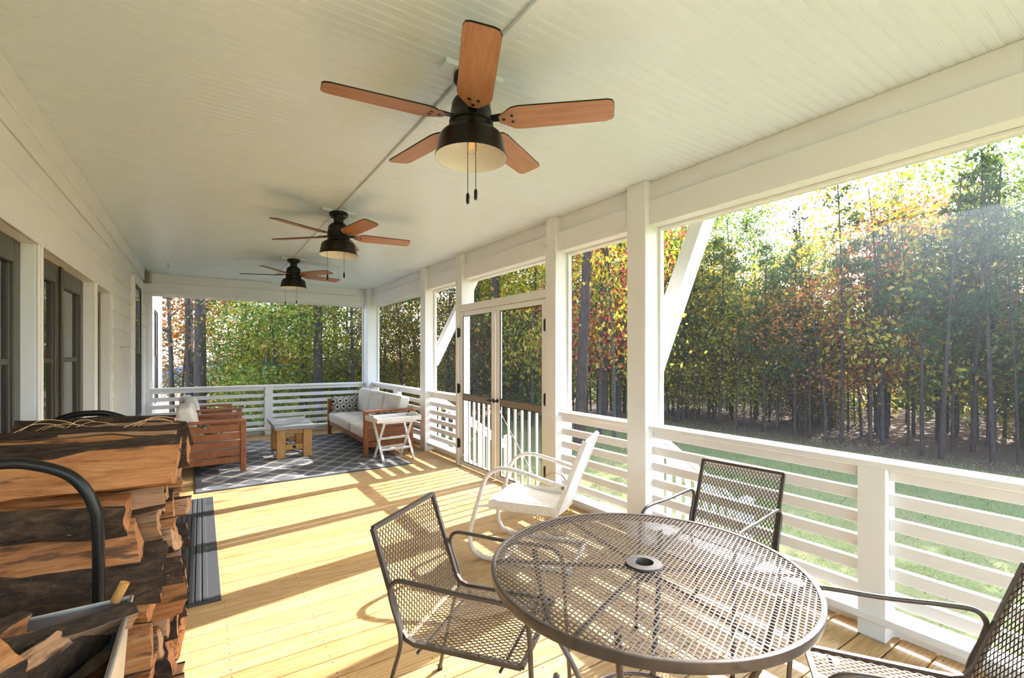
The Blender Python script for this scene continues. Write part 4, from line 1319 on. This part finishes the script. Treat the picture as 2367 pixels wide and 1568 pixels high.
scatter(['yellow', 'yellow', 'green', 'green', 'orange', 'red'], 36, (15.6, 19.5), (0, 17), (.8, 1.25), 'saplings under the pines')
scatter(['olive', 'green'], 20, (16.5, 19.5), (-2, 18), (.6, 1.0), 'undergrowth under the pines', {'olive': 'low olive shrub at the foot of the pines', 'green': 'low green bush deep between the pine trunks'})

scatter(['yellow', 'yellow', 'orange'], 14, (14.2, 15.6), (3.5, 14), (.85, 1.45), 'bright saplings at the lawn edge', {'yellow': 'bright yellow sapling at the lawn edge before the pines', 'orange': 'orange sapling at the lawn edge before the pines'})

# woods past the door and the far end
FL = {'yellow': 'yellow leaved tree in the woods past the screen doors', 'orange': 'orange leaved tree in the woods past the screen doors', 'red': 'red leaved tree in the woods past the screen doors',
      'green': 'leafy green tree in the woods past the screen doors', 'olive': 'olive brown shrub in the woods past the screen doors'}
def at(u, dep):
    r = (u-1183.5)/FPX*dep
    s, c = math.sin(YAW), math.cos(YAW)
    return s*dep+c*r, c*dep-s*r
def wood_tree(u, dep, key, idx, sc, label, group='woods beyond the porch', stretch=1.0):
    x, y = at(u, dep)
    tree_thing('leafy_tree', LEAFY[key][idx], x, y, (sc, sc*stretch), tr.uniform(0, 6.28), label, group)
def tall_pine(u, dep, k, sc, label, lean=(0, 0), girth=1.0):
    x, y = at(u, dep)
    tree_thing('tall_pine_tree', TALL[k], x, y, (sc*girth, sc), tr.uniform(0, 6.28), label, 'tall pines beyond the porch', lean)
tall_pine(1338, 11.5, 0, .95, 'tall pine with a bare dark trunk behind the rocking chair bay', (R(1.5), R(2)))
tall_pine(1395, 15.0, 1, .95, 'second bare pine trunk behind the red maple')
tall_pine(1146, 15.0, 0, .9, 'tall bare pine trunk seen in the transom over the doors')
tall_pine(1236, 21.0, 1, .9, 'distant pine trunk behind the screen doors')
tall_pine(735, 14.0, 0, .95, 'thick straight pine trunk behind the far railing, right of a pair')
tall_pine(701, 15.5, 1, .95, 'slimmer straight pine trunk behind the far railing, left of a pair')
tall_pine(462, 13.5, 0, .9, 'dark forked tree trunk behind the far railing', (0, R(1.0)), 1.25)
tall_pine(441, 14.2, 1, .9, 'dark trunk standing close to the forked trunk', (0, R(-1.2)))
tall_pine(775, 20, 1, .9, 'slim dark trunk deep in the woods behind the sofa')
tall_pine(560, 17, 1, .8, 'thin trunk in the open gap behind the far railing', (0, 0), .6)
wood_tree(1386, 13.0, 'red', 0, 1.15, 'bright red maple behind the rocking chair bay', stretch=1.15)
wood_tree(1420, 12.2, 'yellow', 0, 1.2, 'tall yellow tree beside the red maple', stretch=1.5)
wood_tree(1318, 14.0, 'yellow', 0, 1.3, 'yellow tree beside the doors behind the rocking chair bay', stretch=1.5)
wood_tree(1350, 17.0, 'green', 2, 1.2, 'big green tree deep behind the rocking chair bay')
wood_tree(1430, 18.0, 'green', 2, 1.1, 'big green tree behind the thick porch post')
wood_tree(1230, 15.5, 'yellow', 0, 1.25, 'yellow tree seen through the screen door leaf near the rocking chair', stretch=1.3)
wood_tree(1105, 17.0, 'orange', 0, 1.15, 'orange tree seen through the screen door leaf near the sofa', stretch=1.3)
wood_tree(1165, 18.5, 'green', 2, .72, 'green tree behind the meeting edge of the screen doors')
wood_tree(1035, 17.0, 'olive', 0, .78, 'olive tree seen between screen door and tray table')
wood_tree(930, 17.0, 'yellow', 0, 1.1, 'pale yellow tree behind the sofa screen', stretch=1.3)
wood_tree(890, 19.0, 'green', 2, .7, 'hazy green tree behind the sofa screen')
wood_tree(965, 20.0, 'orange', 0, 1.15, 'orange tipped tree behind the post by the tray table', stretch=1.2)
# far end
wood_tree(398, 14.0, 'orange', 0, 1.55, 'sparse orange brown tree at the left of the far screen', stretch=1.35)
wood_tree(418, 16.5, 'orange', 1, 1.5, 'low orange tree behind the forked trunk', stretch=1.1)
wood_tree(545, 21.0, 'yellow', 1, 1.0, 'small yellow tree low in the open gap')
wood_tree(432, 18.0, 'olive', 0, .9, 'brown green tree low behind the forked trunk')
wood_tree(500, 19.5, 'green', 1, .7, 'young green tree beside the open sky gap')
wood_tree(575, 17.0, 'green', 0, 1.05, 'loose green tree near the middle of the far screen', stretch=1.2)
wood_tree(640, 14.5, 'yellow', 0, 1.15, 'bright yellow green tree at the middle of the far screen')
wood_tree(655, 19.0, 'green', 2, .72, 'large green tree behind the yellow one at the far end')
wood_tree(610, 13.6, 'green', 1, 1.25, 'low green bush tree above the far railing')
wood_tree(770, 16.0, 'yellow', 1, 1.2, 'low yellow tree behind the straight pine trunks')
wood_tree(815, 15.0, 'olive', 0, .9, 'grey green tree at the right end of the far screen')
wood_tree(800, 20.0, 'green', 2, .85, 'dark green tree deep behind the corner post')
wood_tree(720, 20.0, 'green', 2, .75, 'dark green tree behind the pair of pine trunks')
scatter(['green', 'yellow', 'orange', 'olive', 'olive'], 30, (1, 13.5), (15.5, 22), (.6, 1.05), 'undergrowth past the far end', {k: v.replace('past the screen doors', 'behind the far railing') for k, v in FL.items()})
scatter(['green', 'green', 'yellow', 'yellow', 'orange'], 18, (8, 14), (14.5, 21), (1.0, 1.6), 'woods past the screen doors', FL)

# the mass of woods farther back, too deep to tell trees apart
def back_mass():
    C = []
    for _ in range(420):
        if tr.random() < .62: x, y = tr.uniform(20.5, 30), tr.uniform(-8, 26)
        else: x, y = tr.uniform(1, 26), tr.uniform(24, 33)
        h = tr.uniform(2.2, 5.0) if x > 12 else tr.uniform(1.2, 3.0)
        C.append((x, y, ground_z(x, y), h))
    pts = []
    for x, y, z, h in C:
        k = 110
        p = nr.random((k, 3)); p[:, 2] = z+h*p[:, 2]**.8
        rr = 1.3*(1.15-np.abs((p[:, 2]-z)/h-.5))
        a = p[:, 0]*2*PI; q = np.sqrt(p[:, 1])*rr
        pts.append(np.stack([x+np.cos(a)*q, y+np.sin(a)*q, p[:, 2]], 1))
    return np.concatenate(pts)
tl = put('distant_foliage', tri_cloud('distant_foliage', LV['mixed'], leaf_quads(back_mass(), .15), 4))
tag(tl, 'deep woods behind the nearer trees', 'foliage', None, 'stuff')
